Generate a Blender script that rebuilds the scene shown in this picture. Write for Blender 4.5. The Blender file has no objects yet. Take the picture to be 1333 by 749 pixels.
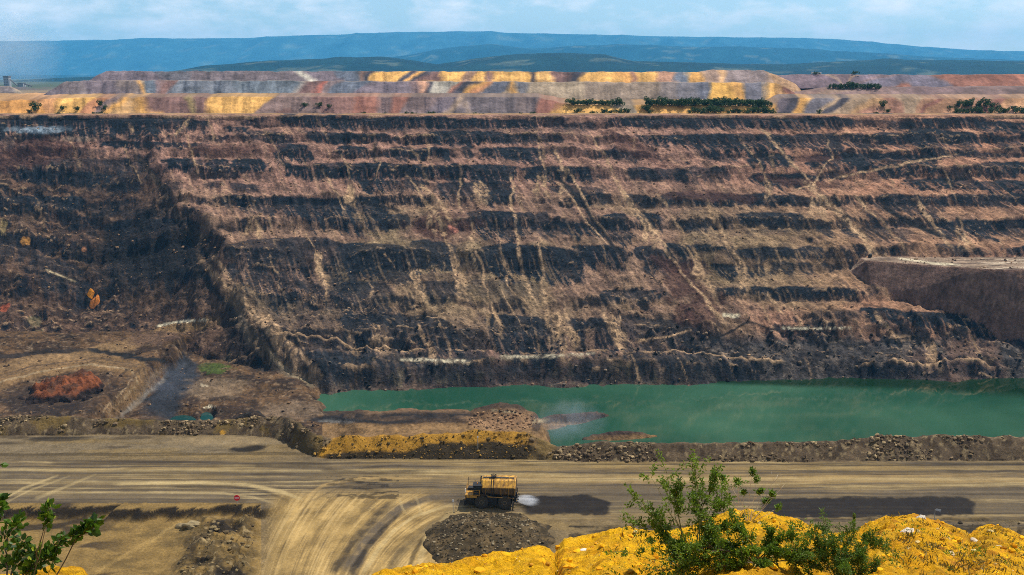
import bpy, bmesh, math, random
import numpy as np
from mathutils import Vector, Matrix

random.seed(7)
RNG = np.random.default_rng(11)
SC = bpy.context.scene
COL = SC.collection
CZ = 85.0                       # camera height above the haul road
F = 1333.0                      # focal length in photo pixels (36 mm on 36 mm)
P = math.atan(274.0 / 1333.0)   # downward pitch
CP, SP = math.cos(P), math.sin(P)

# ------------------------------------------------------------------ helpers
def lin(r, g, b):
    def f(c):
        c /= 255.0
        return c / 12.92 if c <= 0.04045 else ((c + 0.055) / 1.055) ** 2.4
    return np.array([f(r), f(g), f(b)])

def alb(r, g, b, k=1.28):       # surface colour that shows as this sRGB on sunlit level ground
    return lin(r, g, b) / k

def tana(py):                   # tangent of the depression angle of a photo row
    return np.tan(P + np.arctan((np.asarray(py, float) - 374.5) / F))

def proj(X, Y, Z):
    d = Y * CP + (CZ - Z) * SP
    d = np.maximum(d, 0.1)
    return 666.5 + F * X / d, 374.5 + F * ((CZ - Z) * CP - Y * SP) / d

def at_z(px, py, z):            # point of a level surface seen at a photo pixel
    Y = (CZ - z) / float(tana(py))
    return at_y(px, py, Y)

def at_y(px, py, Y):
    t = float(tana(py))
    z = CZ - Y * t
    d = Y * CP + (CZ - z) * SP
    return Vector(((px - 666.5) / F * d, Y, z))

def interp(x, pts):
    xs = [p[0] for p in pts]; ys = [p[1] for p in pts]
    return np.interp(x, xs, ys)

def sstep(a, b, x):
    t = np.clip((x - a) / (b - a), 0, 1)
    return t * t * (3 - 2 * t)

def _hash(ix, iy, seed):
    h = (ix.astype(np.int64) * 374761393 + iy.astype(np.int64) * 668265263 + seed * 1274126177) & 0xFFFFFFFF
    h = ((h ^ (h >> 13)) * 1274126177) & 0xFFFFFFFF
    h = ((h ^ (h >> 16)) * 2246822519) & 0xFFFFFFFF
    h = h ^ (h >> 15)
    return (h & 0xFFFFFF) / float(0xFFFFFF)

def vn(x, y, seed=0):
    x0 = np.floor(x); y0 = np.floor(y)
    fx = x - x0; fy = y - y0
    fx = fx * fx * fx * (fx * (fx * 6 - 15) + 10); fy = fy * fy * fy * (fy * (fy * 6 - 15) + 10)
    ix = x0.astype(np.int64); iy = y0.astype(np.int64)
    a = _hash(ix, iy, seed); b = _hash(ix + 1, iy, seed)
    c = _hash(ix, iy + 1, seed); d = _hash(ix + 1, iy + 1, seed)
    return (a + (b - a) * fx) * (1 - fy) + (c + (d - c) * fx) * fy

def fbm(x, y, octv=4, seed=0, gain=0.5):
    s = 0; amp = 1.0; tot = 0
    c, sn = 0.8, 0.6
    for i in range(octv):
        s = s + amp * vn(x, y, seed + i * 17); tot += amp
        amp *= gain
        x, y = (c * x - sn * y) * 2.03 + 3.1, (sn * x + c * y) * 2.03 + 1.7
    return s / tot              # 0..1, mean .5

def ridged(x, y, octv=4, seed=0):
    s = 0; amp = 1.0; tot = 0
    for i in range(octv):
        s = s + amp * (1 - np.abs(2 * vn(x, y, seed + i * 13) - 1)); tot += amp
        amp *= 0.5; x = x * 2.1 + 5.2; y = y * 2.1 + 1.3
    return s / tot

def pl_dist(u, v, pts):         # distance to a polyline and the position along it (0..1)
    best = np.full(u.shape, 1e9); tt = np.zeros(u.shape); n = len(pts) - 1
    for i in range(n):
        ax, ay = pts[i]; bx, by = pts[i + 1]
        dx, dy = bx - ax, by - ay
        L = dx * dx + dy * dy + 1e-9
        t = np.clip(((u - ax) * dx + (v - ay) * dy) / L, 0, 1)
        d = np.hypot(u - ax - t * dx, v - ay - t * dy)
        m = d < best
        best = np.where(m, d, best); tt = np.where(m, (i + t) / n, tt)
    return best, tt

# ------------------------------------------------------------------ objects
def tag(o, label=None, cat=None, group=None, kind=None):
    if label: o['label'] = label
    if cat: o['category'] = cat
    if group: o['group'] = group
    if kind: o['kind'] = kind
    return o

def empty(name, loc=(0, 0, 0), rz=0.0, label=None, cat=None, group=None):
    o = bpy.data.objects.new(name, None); COL.objects.link(o)
    o.empty_display_size = 0.3
    o.location = loc; o.rotation_euler = (0, 0, rz)
    return tag(o, label, cat, group)

def mesh_np(name, V, Q, mat, col=None, smooth=True, parent=None, extra=None):
    V = np.asarray(V, np.float32); Q = np.asarray(Q, np.int32)
    me = bpy.data.meshes.new(name)
    k = Q.shape[1]
    me.vertices.add(len(V)); me.vertices.foreach_set('co', V.ravel())
    me.loops.add(Q.size); me.loops.foreach_set('vertex_index', Q.ravel())
    me.polygons.add(len(Q))
    me.polygons.foreach_set('loop_start', np.arange(0, Q.size, k, dtype=np.int32))
    me.polygons.foreach_set('use_smooth', np.full(len(Q), smooth))
    if col is not None:
        a = me.attributes.new('Col', 'FLOAT_COLOR', 'POINT')
        c4 = np.ones((len(V), 4), np.float32); c4[:, :3] = col
        a.data.foreach_set('color', c4.ravel())
    if extra:
        for nm, arr in extra.items():
            a = me.attributes.new(nm, 'FLOAT', 'POINT')
            a.data.foreach_set('value', np.asarray(arr, np.float32))
    me.update(calc_edges=True)
    me.validate()
    me.materials.append(mat)
    o = bpy.data.objects.new(name, me); COL.objects.link(o)
    if parent: o.parent = parent
    return o

def obj(name, bm, mat, parent=None, smooth=False):
    bmesh.ops.recalc_face_normals(bm, faces=bm.faces)
    me = bpy.data.meshes.new(name); bm.to_mesh(me); bm.free()
    if smooth:
        for p in me.polygons: p.use_smooth = True
    me.materials.append(mat)
    o = bpy.data.objects.new(name, me); COL.objects.link(o)
    if parent: o.parent = parent
    return o

def bx(bm, x0, x1, y0, y1, z0, z1, bev=0.0):
    r = bmesh.ops.create_cube(bm, size=1.0)
    for v in r['verts']:
        v.co = Vector((x0 if v.co.x < 0 else x1, y0 if v.co.y < 0 else y1, z0 if v.co.z < 0 else z1))
    if bev:
        es = list({e for v in r['verts'] for e in v.link_edges})
        bmesh.ops.bevel(bm, geom=es, offset=bev, segments=2, affect='EDGES', profile=0.6)

def tube(bm, pts, r, seg=8, closed=False):
    pts = [Vector(p) for p in pts]
    n = len(pts); rings = []
    rr = r if isinstance(r, (list, tuple)) else [r] * n
    for i, p in enumerate(pts):
        a = pts[i - 1] if (i > 0 or closed) else pts[i]
        b = pts[(i + 1) % n] if (i < n - 1 or closed) else pts[i]
        d = (b - a).normalized() if (b - a).length > 1e-9 else Vector((0, 0, 1))
        up = Vector((0, 0, 1)) if abs(d.z) < 0.9 else Vector((1, 0, 0))
        s = d.cross(up).normalized(); t = s.cross(d)
        rings.append([bm.verts.new(p + (s * math.cos(6.2832 * k / seg) + t * math.sin(6.2832 * k / seg)) * rr[i]) for k in range(seg)])
    m = n if closed else n - 1
    for i in range(m):
        A, B = rings[i], rings[(i + 1) % n]
        for k in range(seg):
            bm.faces.new((A[k], A[(k + 1) % seg], B[(k + 1) % seg], B[k]))
    if not closed:
        bm.faces.new(rings[0][::-1]); bm.faces.new(rings[-1])

def lathe_y(bm, cx, cy, cz, prof, seg=28):   # profile of (radius, y offset) turned round an axle along Y
    rings = []
    for r, oy in prof:
        rings.append([bm.verts.new((cx + r * math.cos(6.2832 * k / seg), cy + oy, cz + r * math.sin(6.2832 * k / seg))) for k in range(seg)])
    for A, B in zip(rings, rings[1:]):
        for k in range(seg):
            bm.faces.new((A[k], A[(k + 1) % seg], B[(k + 1) % seg], B[k]))
    bm.faces.new(rings[0][::-1]); bm.faces.new(rings[-1])

# ------------------------------------------------------------------ materials
def new_mat(name):
    m = bpy.data.materials.new(name); m.use_nodes = True
    nt = m.node_tree
    return m, nt, nt.nodes['Principled BSDF']

def attr_mat(name, scales, amount=0.5, bump=0.5, bdist=0.5, rough=0.95, spec=0.15, wet=False):
    """vertex colour of the ground broken up by noise grain, with noise relief"""
    m, nt, b = new_mat(name)
    N, L = nt.nodes, nt.links
    at = N.new('ShaderNodeAttribute'); at.attribute_name = 'Col'
    geo = N.new('ShaderNodeNewGeometry')
    prev = at.outputs['Color']
    hs = []
    for i, s in enumerate(scales):
        n = N.new('ShaderNodeTexNoise'); n.inputs['Scale'].default_value = s
        n.inputs['Detail'].default_value = 6; n.inputs['Roughness'].default_value = 0.68
        L.new(geo.outputs['Position'], n.inputs['Vector'])
        mr = N.new('ShaderNodeMapRange')
        mr.inputs['From Min'].default_value = 0.28; mr.inputs['From Max'].default_value = 0.72
        mr.inputs['To Min'].default_value = 1 - amount; mr.inputs['To Max'].default_value = 1 + amount
        L.new(n.outputs['Fac'], mr.inputs['Value'])
        mx = N.new('ShaderNodeVectorMath'); mx.operation = 'SCALE'
        L.new(prev, mx.inputs[0]); L.new(mr.outputs['Result'], mx.inputs['Scale'])
        prev = mx.outputs['Vector']; hs.append(n.outputs['Fac'])
    L.new(prev, b.inputs['Base Color'])
    b.inputs['Roughness'].default_value = rough
    b.inputs['Specular IOR Level'].default_value = spec
    if wet:
        wa = N.new('ShaderNodeAttribute'); wa.attribute_name = 'wet'
        mr = N.new('ShaderNodeMapRange'); mr.inputs['To Min'].default_value = rough; mr.inputs['To Max'].default_value = 0.9
        L.new(wa.outputs['Fac'], mr.inputs['Value']); L.new(mr.outputs['Result'], b.inputs['Roughness'])
    add = hs[0]
    for h in hs[1:]:
        a = N.new('ShaderNodeMath'); a.operation = 'ADD'; L.new(add, a.inputs[0]); L.new(h, a.inputs[1]); add = a.outputs[0]
    bp = N.new('ShaderNodeBump'); bp.inputs['Strength'].default_value = bump; bp.inputs['Distance'].default_value = bdist
    L.new(add, bp.inputs['Height']); L.new(bp.outputs['Normal'], b.inputs['Normal'])
    return m

def noise_mat(name, c1, c2, scale=4.0, rough=0.8, bump=0.2, bdist=0.02, metal=0.0, spec=0.3, detail=5, coord='Object', lo=0.35, hi=0.65):
    m, nt, b = new_mat(name)
    N, L = nt.nodes, nt.links
    tc = N.new('ShaderNodeTexCoord')
    n = N.new('ShaderNodeTexNoise'); n.inputs['Scale'].default_value = scale; n.inputs['Detail'].default_value = detail
    n.inputs['Roughness'].default_value = 0.65
    L.new(tc.outputs[coord], n.inputs['Vector'])
    r = N.new('ShaderNodeValToRGB')
    r.color_ramp.elements[0].position = lo; r.color_ramp.elements[1].position = hi
    r.color_ramp.elements[0].color = (*c1, 1); r.color_ramp.elements[1].color = (*c2, 1)
    L.new(n.outputs['Fac'], r.inputs['Fac']); L.new(r.outputs['Color'], b.inputs['Base Color'])
    b.inputs['Roughness'].default_value = rough; b.inputs['Metallic'].default_value = metal
    b.inputs['Specular IOR Level'].default_value = spec
    if bump:
        bp = N.new('ShaderNodeBump'); bp.inputs['Strength'].default_value = bump; bp.inputs['Distance'].default_value = bdist
        L.new(n.outputs['Fac'], bp.inputs['Height']); L.new(bp.outputs['Normal'], b.inputs['Normal'])
    return m

def leaf_mat(name, c1, c2, scale=3.0, trans=0.35):
    m, nt, b = new_mat(name)
    N, L = nt.nodes, nt.links
    geo = N.new('ShaderNodeNewGeometry')
    n = N.new('ShaderNodeTexNoise'); n.inputs['Scale'].default_value = scale; n.inputs['Detail'].default_value = 3
    L.new(geo.outputs['Position'], n.inputs['Vector'])
    ad = N.new('ShaderNodeMath'); ad.operation = 'MULTIPLY_ADD'
    L.new(geo.outputs['Random Per Island'], ad.inputs[0]); ad.inputs[1].default_value = 0.5
    L.new(n.outputs['Fac'], ad.inputs[2])
    r = N.new('ShaderNodeValToRGB')
    r.color_ramp.elements[0].position = 0.35; r.color_ramp.elements[1].position = 1.15
    r.color_ramp.elements[1].position = 1.0
    r.color_ramp.elements[0].color = (*c1, 1); r.color_ramp.elements[1].color = (*c2, 1)
    L.new(ad.outputs[0], r.inputs['Fac']); L.new(r.outputs['Color'], b.inputs['Base Color'])
    b.inputs['Roughness'].default_value = 0.5; b.inputs['Specular IOR Level'].default_value = 0.3
    t = N.new('ShaderNodeBsdfTranslucent'); L.new(r.outputs['Color'], t.inputs['Color'])
    mx = N.new('ShaderNodeMixShader'); mx.inputs['Fac'].default_value = trans
    out = N['Material Output']
    L.new(b.outputs['BSDF'], mx.inputs[1]); L.new(t.outputs['BSDF'], mx.inputs[2]); L.new(mx.outputs['Shader'], out.inputs['Surface'])
    return m

def plain_mat(name, c, rough=0.6, metal=0.0, spec=0.4):
    return noise_mat(name, [x * 0.75 for x in c], [min(1, x * 1.15) for x in c], 5.0, rough, 0.0, metal=metal, spec=spec)

M_GROUND = attr_mat('road_level_ground', [0.35, 2.2], 0.34, 0.6, 0.5)
M_ROAD = attr_mat('packed_dirt', [0.25, 2.5], 0.22, 0.3, 0.25, wet=True)
M_WALL = attr_mat('pit_rock', [0.11, 0.6], 0.42, 0.8, 2.0)
M_FLOOR = attr_mat('pit_floor_dirt', [0.12, 0.7], 0.42, 0.7, 1.2)
M_DUMP = attr_mat('dumped_spoil', [0.05, 0.4], 0.2, 0.5, 1.5)
M_LEDGE = attr_mat('yellow_soil', [2.2, 9.0, 30.0], 0.3, 1.0, 0.09)
M_ROCK = attr_mat('broken_stone', [3.0], 0.3, 0.3, 0.1)

# ------------------------------------------------------------------ terrain profile of the far pit wall
YF, YR, ZL, ZR = 500.0, 700.0, -65.0, 60.0
K = (ZR - ZL) / (YR - YF)
def nominal(py):                # point of the mean wall slope seen at a photo row
    t = float(tana(py))
    Y = (CZ - ZL + K * YF) / (t + K)
    return Y, ZL + K * (Y - YF)
FACES = [(463, 489), (411, 444), (374, 392), (317, 348), (281, 298), (253, 268), (214, 233), (192, 206), (174, 187), (151, 167)]
prof = [(430.0, -95.0), (YF - 3, ZL - 2.5)]
SL = math.tan(math.radians(57))
for (yt, yb) in FACES:
    Y0, z0 = nominal(yb)
    if Y0 > prof[-1][0] + 0.5: prof.append((Y0, z0))
    t = float(tana(yt))
    # rise at SL until the ray of row yt: z0 + SL*(Y-Y0) = CZ - t*Y
    Y1 = (CZ - z0 + SL * Y0) / (t + SL)
    prof.append((Y1, z0 + SL * (Y1 - Y0)))
prof.append((720.0, 60.5)); prof.append((2000.0, 60.5))
PROF_Y = np.array([p[0] for p in prof]); PROF_Z = np.array([p[1] for p in prof])

# photo-traced crest and base of the rubble berm beyond the haul road
BASE = [(-400, 566), (0, 567), (200, 566), (330, 567), (372, 572), (392, 590), (410, 597), (700, 598), (760, 602), (1000, 602), (1333, 600), (1800, 599)]
CREST = [(-400, 549), (0, 545), (60, 543), (120, 546), (200, 549), (300, 548), (350, 543), (385, 543), (400, 556), (418, 574), (450, 570), (520, 570), (600, 565), (650, 562), (690, 566), (712, 577), (728, 588), (748, 579), (780, 577), (860, 579), (960, 579), (1010, 577), (1080, 579), (1100, 573), (1160, 569), (1250, 570), (1333, 571), (1800, 570)]
SHORE_NEAR = [(-500, 480), (405, 505), (412, 513), (425, 531), (470, 527), (530, 523), (600, 526), (640, 529), (672, 533), (690, 541), (697, 549), (705, 558), (712, 572), (730, 600), (1000, 640), (2000, 640)]
LAKE_Z = -65.0

def smooth_interp(px, pts, w=16.0):
    return (interp(px - w, pts) + interp(px, pts) * 2 + interp(px + w, pts)) / 4

def ridge_drop(X, Y):
    # set-back bay left of the spur that runs from the rim down to the lake's left tip
    ax, ay, bx_, by_ = -258.0, 705.0, -108.0, 500.0
    dx, dy = bx_ - ax, by_ - ay; L = math.hypot(dx, dy)
    wob = 26 * (fbm(X / 45, Y / 45, 4, 91) - 0.5) + 7 * (ridged(X / 12, Y / 12, 3, 92) - .6)
    d = ((X - ax) * dy - (Y - ay) * dx) / L + wob     # + : left / toward camera-left of the spur
    d = -d if ((-400 - ax) * dy - (600 - ay) * dx) < 0 else d
    s = np.clip(((X - ax) * dx + (Y - ay) * dy) / L / L, 0, 1)
    amp = 21 * sstep(0.02, 0.4, s)
    return amp * (.75 * sstep(0, 46, d) + .25 * sstep(0, 12, d)) * (1 - 0.75 * sstep(60, 190, d)), d, s

def terrain(X, Y):
    """height of the mine's ground: road level, berm, pit floor, benches, plain"""
    px0, py0 = proj(X, Y, np.zeros_like(X))
    n1 = fbm(X / 9, Y / 9, 4, 3) - 0.5
    n2 = fbm(X / 2.2, Y / 2.2, 3, 5) - 0.5
    # road level
    z = 0.35 * n1 + 0.10 * n2
    # left: the road ends in a small ribbed embankment, the flat in front of it is lower
    ye = at_z(0, 655, 0).y
    rx_ = X - .6 * (Y - ye)
    rib = 3.4 * np.maximum(0, ridged(rx_ / 3.2, rx_ * 0 + .5, 3, 8) - .45) * 2 + 2.0 * fbm(rx_ / 8, rx_ * 0 + 2, 2, 9)
    edge = ye + 0.6 - 0.9 * rib
    leftm = 1 - sstep(335, 385, px0)
    z = z - leftm * 1.5 * sstep(0.0, 3.0, edge - Y)
    # broken ground of the bank beside the ramp
    rough = sstep(222, 275, px0 + (py0 - 690) * 0.4) * (1 - sstep(318, 345, px0 + (py0 - 690) * 0.1)) * sstep(660, 675, py0)
    z = z + rough * (2.6 * (ridged(X / 8, Y / 8, 4, 21) - 0.55) + 1.4 * (ridged(X / 2.1, Y / 2.1, 3, 22) - 0.5) + 0.8)
    # ramp ruts
    rut = sstep(345, 370, px0) * (1 - sstep(575, 600, px0)) * sstep(640, 665, py0)
    z = z + rut * 0.2 * (fbm(np.hypot(px0 - 640, py0 - 830) / 6, np.arctan2(py0 - 830, px0 - 640) * 7, 3, 34) - .5)
    # low heaps along the near shoulder on the right
    sh = sstep(1190, 1240, px0) * sstep(672, 679, py0) * (1 - sstep(705, 720, py0))
    z = z + sh * 2.2 * np.maximum(0, fbm(X / 6, Y / 3, 4, 31) - 0.42)
    # grader windrow
    for (yy, hh) in ((601.5, 0.35), (676, 0.5)):
        yw = at_z(0, yy, 0).y
        z = z + hh * np.exp(-((Y - yw) / 0.8) ** 2) * (0.5 + n2) * (px0 > 640)
    # berm
    wx = px0 + 14 * (fbm(X / 5, Y / 5, 3, 41) - 0.5)
    yb = smooth_interp(wx, BASE); yc = smooth_interp(wx, CREST)
    Yb = CZ / tana(yb); tc = tana(yc)
    h = (CZ - Yb * tc) / (1 + tc / 0.75)
    h = np.maximum(h, 0.3)
    Yc = Yb + h / 0.75
    u = (Y - Yb) / np.maximum(Yc - Yb, 0.5)
    bn = (fbm(X / 3.0, Y / 3.0, 4, 43) - 0.5)
    face = h * np.clip(u, 0, 1) ** 0.85 + sstep(0.02, 0.35, u) * bn * np.minimum(2.0, 0.42 * h)
    fall = h - (Y - Yc - 1.2) * 0.85 + bn * np.minimum(1.8, 0.4 * h)
    zb = np.where(u < 0, z, np.where(Y < Yc + 1.2, face + 0.3 * z, np.minimum(face, fall)))
    # pit floor, in terms of where it is seen at lake level
    pxl, pyl = proj(X, Y, np.full_like(X, -62.0))
    pyl = pyl + 5 * (fbm(X / 14, Y / 14, 4, 51) - 0.5); 
    pxw = pxl + 34 * (fbm(X / 12, Y / 12, 4, 52) - 0.5)
    shore = interp(pxw, SHORE_NEAR)
    dpy = pyl - shore
    fl = LAKE_Z + np.clip(dpy * 0.22, -9, 3.0) + 1.6 * (fbm(X / 7, Y / 7, 4, 53) - 0.5) * (dpy > -2)
    leftland = 1 - sstep(385, 432, pxw)
    fl_left = -62.5 + np.clip(Y - 430, 0, 110) * 0.06 + 4.0 * (fbm(X / 16, Y / 16, 4, 54) - 0.5) + 2.0 * (ridged(X / 9, Y / 6, 4, 56) - .6) * sstep(445, 480, Y)
    # bank between the haul-road loop on the left and the pond basin
    bd = (pxw - (246 - (pyl - 470) * 1.2))
    fl_left = fl_left + 9.0 * (1 - sstep(-12, 8, bd + 10 * (fbm(X / 5, Y / 5, 3, 59) - .5))) * sstep(440, 475, pyl)
    fl = np.where(leftland > 0, fl * (1 - leftland) + np.maximum(fl, fl_left) * leftland, fl)
    # ponds
    for (qx, qy, rx, ry) in ((238, 541, 17, 6.5), (269, 538, 9, 7)):
        e = np.hypot((pxl - qx) / rx, (pyl - qy) / ry)
        fl = np.where(e < 1.5, np.minimum(fl, -66.0 + 3.2 * sstep(0.6, 1.45, e)), fl)
    # spits in the lake, peninsula relief
    for pts, w, hh in (([(690, 546), (720, 541), (760, 537), (793, 535)], 6.5, 3.6), ([(757, 564), (790, 562), (820, 561), (856, 559)], 5.0, 3.0),
                       ([(690, 552), (715, 548), (738, 546)], 6, 1.6), ([(792, 578), (812, 575)], 3, 1.2), ([(775, 530), (779, 529)], 1.5, 0.7)):
        d, tt = pl_dist(pxl, pyl, pts)
        wn = w * (0.55 + 0.9 * fbm(X / 9, Y / 9, 3, 55)) * (1 - 0.96 * np.abs(2 * tt - 1) ** 2.2)
        tp_ = np.sqrt(np.clip(1 - np.abs(2 * tt - 1) ** 2.2, 0, 1))
        fl = np.maximum(fl, LAKE_Z - 1.5 + (hh * tp_ + 1.5) * (1 - d / (wn + .3)))
    pen = sstep(0, 6, dpy) * sstep(425, 470, pxw) * (1 - sstep(690, 715, pxw))
    fl = fl + pen * (5.0 * sstep(545, 552, pyl) + 1.4 * (ridged(X / 9, Y / 5, 4, 57) - .5))
    e = np.hypot((pxl - 655) / 48, (pyl - 548) / 17)
    fl = fl + 5.0 * np.maximum(0, 1 - e) ** 0.8 * (0.8 + 0.5 * fbm(X / 3, Y / 3, 3, 58))
    # far wall
    wob = 16.0 * (fbm(X / 75, Y / 120, 3, 61) - 0.5) + 4.0 * (fbm(X / 13, Y / 13, 4, 62) - 0.5) + 1.5 * (fbm(X / 4, Y / 4, 3, 66) - 0.5)
    wob = wob + 15 * (1 - sstep(-110, 60, X)) * (1 - sstep(485, 650, Y)) + 6 * (1 - sstep(0, 300, X)) * (1 - sstep(485, 570, Y))
    sw = np.interp(Y + wob, PROF_Y, PROF_Z)
    nom = ZL + K * (Y - YF)
    # benches fade into plain slope in places
    mixn = 0.25 + 0.75 * sstep(0.42, 0.62, fbm(X / 50 + 7, Y / 50, 3, 63))
    tnorm = np.clip((Y - YF) / (YR - YF), 0, 1)
    w = sw * (1 - 0.6 * mixn * (tnorm > 0.02) * (tnorm < 0.97)) + np.minimum(nom, 60.5) * 0.6 * mixn * (tnorm > 0.02) * (tnorm < 0.97)
    # erosion gullies down the fall line, which leans to the right
    gx = X + 0.45 * (Y - 600)
    gul = ridged(gx / 11, Y / 90, 3, 64) - 0.6
    w = w + 3.0 * (ridged(X / 19, Y / 19, 4, 59) - 0.6) * sstep(0.0, 0.1, tnorm) * (1 - sstep(0.9, 1.0, tnorm))
    w = w + (1.6 * (ridged(gx / 5.5, Y / 9, 3, 73) - .6) + .8 * (ridged(X / 2.2, Y / 2.2, 2, 74) - .6)) * sstep(0.0, 0.1, tnorm) * (1 - sstep(0.92, 1.0, tnorm))
    w = w + 2.4 * gul * sstep(0.0, 0.1, tnorm) * (1 - sstep(0.9, 1.0, tnorm)) * (0.35 + fbm(X / 40, Y / 40, 2, 65))
    # rough bluff at the lake's edge
    bl = (1 - sstep(0.14, 0.26, tnorm)) * sstep(-0.1, 0.02, tnorm)
    w = w + bl * (6.0 * (ridged(X / 26, Y / 26, 4, 67) - 0.6) + 3.2 * (ridged(X / 7, Y / 7, 3, 68) - 0.55))
    dr, dd, ss = ridge_drop(X, Y)
    w = w - dr
    w = w + 2.0 * np.exp(-(dd / 6) ** 2) * sstep(0.02, 0.15, ss) * (Y < 705)
    # left bay: lumpy dumped material
    lb = sstep(10, 60, dd) * (Y < 690)
    w = w + lb * (6.0 * (ridged(X / 24, Y / 24, 4, 69) - 0.6) + 3.0 * (ridged(X / 7, Y / 7, 3, 72) - .6))
    # flat-topped dump against the right of the wall
    a = at_z(1333, 352, 0)
    Yt, zt = nominal(336)
    zt = zt + 1.0
    edge_y = (CZ - zt) / tana(interp(pxl * 0 + proj(X, Y, np.full_like(X, zt))[0], [(1090, 337), (1150, 341), (1230, 347), (1333, 354), (1600, 362)]))
    xl = at_y(1112, 340, Yt).x
    cone = np.maximum(0, xl + 2 - X) 
    pw = proj(X, Y, np.full_like(X, zt))[0]
    tb_ = tana(interp(pw, [(1090, 372), (1150, 388), (1200, 402), (1260, 410), (1333, 418), (1600, 428)]))
    yn = (CZ - ZL + K * YF) / (tb_ + K); zn = ZL + K * (yn - YF)
    psl = np.clip((zt - zn) / np.maximum(edge_y - yn, 1.0), .6, 1.6)
    plat = zt - np.maximum(0, edge_y - Y) * psl - cone * 0.9 - 2.0 * np.maximum(0, yn + 3 * (fbm(X / 8, Y / 8, 3, 71) - .5) - Y) + 0.5 * (fbm(X / 6, Y / 6, 3, 70) - 0.5)
    plat = np.where(Y > Yt + 30, -99, plat)
    isplat = (plat > w) & (X > xl - 40)
    w = np.where(isplat, plat, w)
    far = np.maximum(np.maximum(fl, w), np.where(Y < 480, zb, -99))
    zz = np.where(u < 1.0, zb, far)
    info = dict(u=u, berm_h=h, fl=fl, w=w, isplat=isplat, zb=zb, dd=dd, ss=ss, tnorm=tnorm, sw=sw, mixn=mixn, bl=bl, pen=pen, Yfar=Y, dpy=dpy, bd=bd, leftm=leftm, rough=rough, lb=lb, edge=edge)
    return zz, info

# ------------------------------------------------------------------ terrain sheet
rows = np.concatenate([np.linspace(40, 148, 18), np.arange(149, 262, 0.36), np.linspace(263, 398, 42), np.arange(400, 500, 0.9),
                       np.arange(500, 712, 0.5), np.arange(712, 800, 4.0), np.geomspace(805, 24500, 40)])
pxs = np.concatenate([np.linspace(-420, -30, 60), np.linspace(-28, 1361, 1060), np.linspace(1365, 1760, 60)])
S = (pxs - 666.5) / F
Yg, Sg = np.meshgrid(rows, S, indexing='ij')
Xg = Sg * (Yg * CP + np.interp(Yg, [40, 240, 420, 500, 700, 13500], [86, 86, 140, 150, 30, 30]) * SP)
R, C = Yg.shape
X = Xg.ravel(); Y = Yg.ravel()
Z, I = terrain(X, Y)
U, V = proj(X, Y, Z)                                   # where each ground point is seen
slope = np.zeros((R, C)); Zg = Z.reshape(R, C)
slope[1:-1] = (Zg[2:] - Zg[:-2]) / (Yg[2:] - Yg[:-2]); slope = slope.ravel()

Cc = np.zeros((X.size, 3))
def paint(mask, col, sel=None):
    m = np.clip(mask, 0, 1)[:, None]
    Cc[:] = Cc * (1 - m) + np.asarray(col) * m
def sub(x0, x1, y0, y1, pad=0):
    return np.nonzero((U > x0 - pad) & (U < x1 + pad) & (V > y0 - pad) & (V < y1 + pad))[0]
def line(pts, w0, w1, col, a=1.0, warp=3.0, soft=0.6, zone=None, seed=0, rag=0.0):
    xs = [p[0] for p in pts]; ys = [p[1] for p in pts]; pad = max(w0, w1) + 8
    ix = sub(min(xs), max(xs), min(ys), max(ys), pad)
    if zone is not None: ix = ix[zone[ix]]
    if len(ix) == 0: return
    u = U[ix] + warp * (NU[ix] - 0.5) * 2; v = V[ix] + warp * (NV[ix] - 0.5)
    d, t = pl_dist(u, v, pts)
    w = (w0 + (w1 - w0) * t) * (0.6 + 0.8 * NF[ix])
    m = a * (1 - sstep(1 - soft, 1 + soft, d / np.maximum(w, 0.3)))
    fade = sstep(-0.01, 0.06, t) * (1 - 0.6 * sstep(0.85, 1.0, t))
    m = m * fade * (1 - rag * sstep(.45, .62, FINE[ix]))
    m = np.clip(m, 0, 1)[:, None]
    Cc[ix] = Cc[ix] * (1 - m) + col * m
def blob(cx, cy, rx, ry, col, a=1.0, zone=None, soft=0.3, warp=0.5, rot=0.0):
    ix = sub(cx - max(rx, ry) * 1.6, cx + max(rx, ry) * 1.6, cy - max(rx, ry) * 1.6, cy + max(rx, ry) * 1.6)
    if zone is not None: ix = ix[zone[ix]]
    if len(ix) == 0: return
    du = U[ix] - cx; dv = V[ix] - cy
    c, s = math.cos(rot), math.sin(rot)
    e = np.hypot((du * c + dv * s) / rx, (-du * s + dv * c) / ry) + warp * (NF[ix] - 0.5) * 2
    m = (a * (1 - sstep(1 - soft, 1 + soft, e)))[:, None]
    Cc[ix] = Cc[ix] * (1 - m) + col * m
# shared warps, fixed to the ground
NU = fbm(X / 9 + 11, Y / 9, 4, 101); NV = fbm(X / 9 + 31, Y / 9 + 7, 4, 102); NF = fbm(X / 5, Y / 5, 4, 103)
FINE = fbm(X / 1.6, Y / 1.6, 4, 104); MED = fbm(X / 22, Y / 22, 4, 105)

near = I['u'] < 1.15
isnear = (Y < 300) & (I['zb'] >= I['fl'] - 0.5) & (I['u'] < 3)
iswall = (~isnear) & (I['w'] >= I['fl']) & (Y < 712)
isfloor = (~isnear) & (~iswall) & (Y < 712)
isplain = Y >= 712

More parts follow.
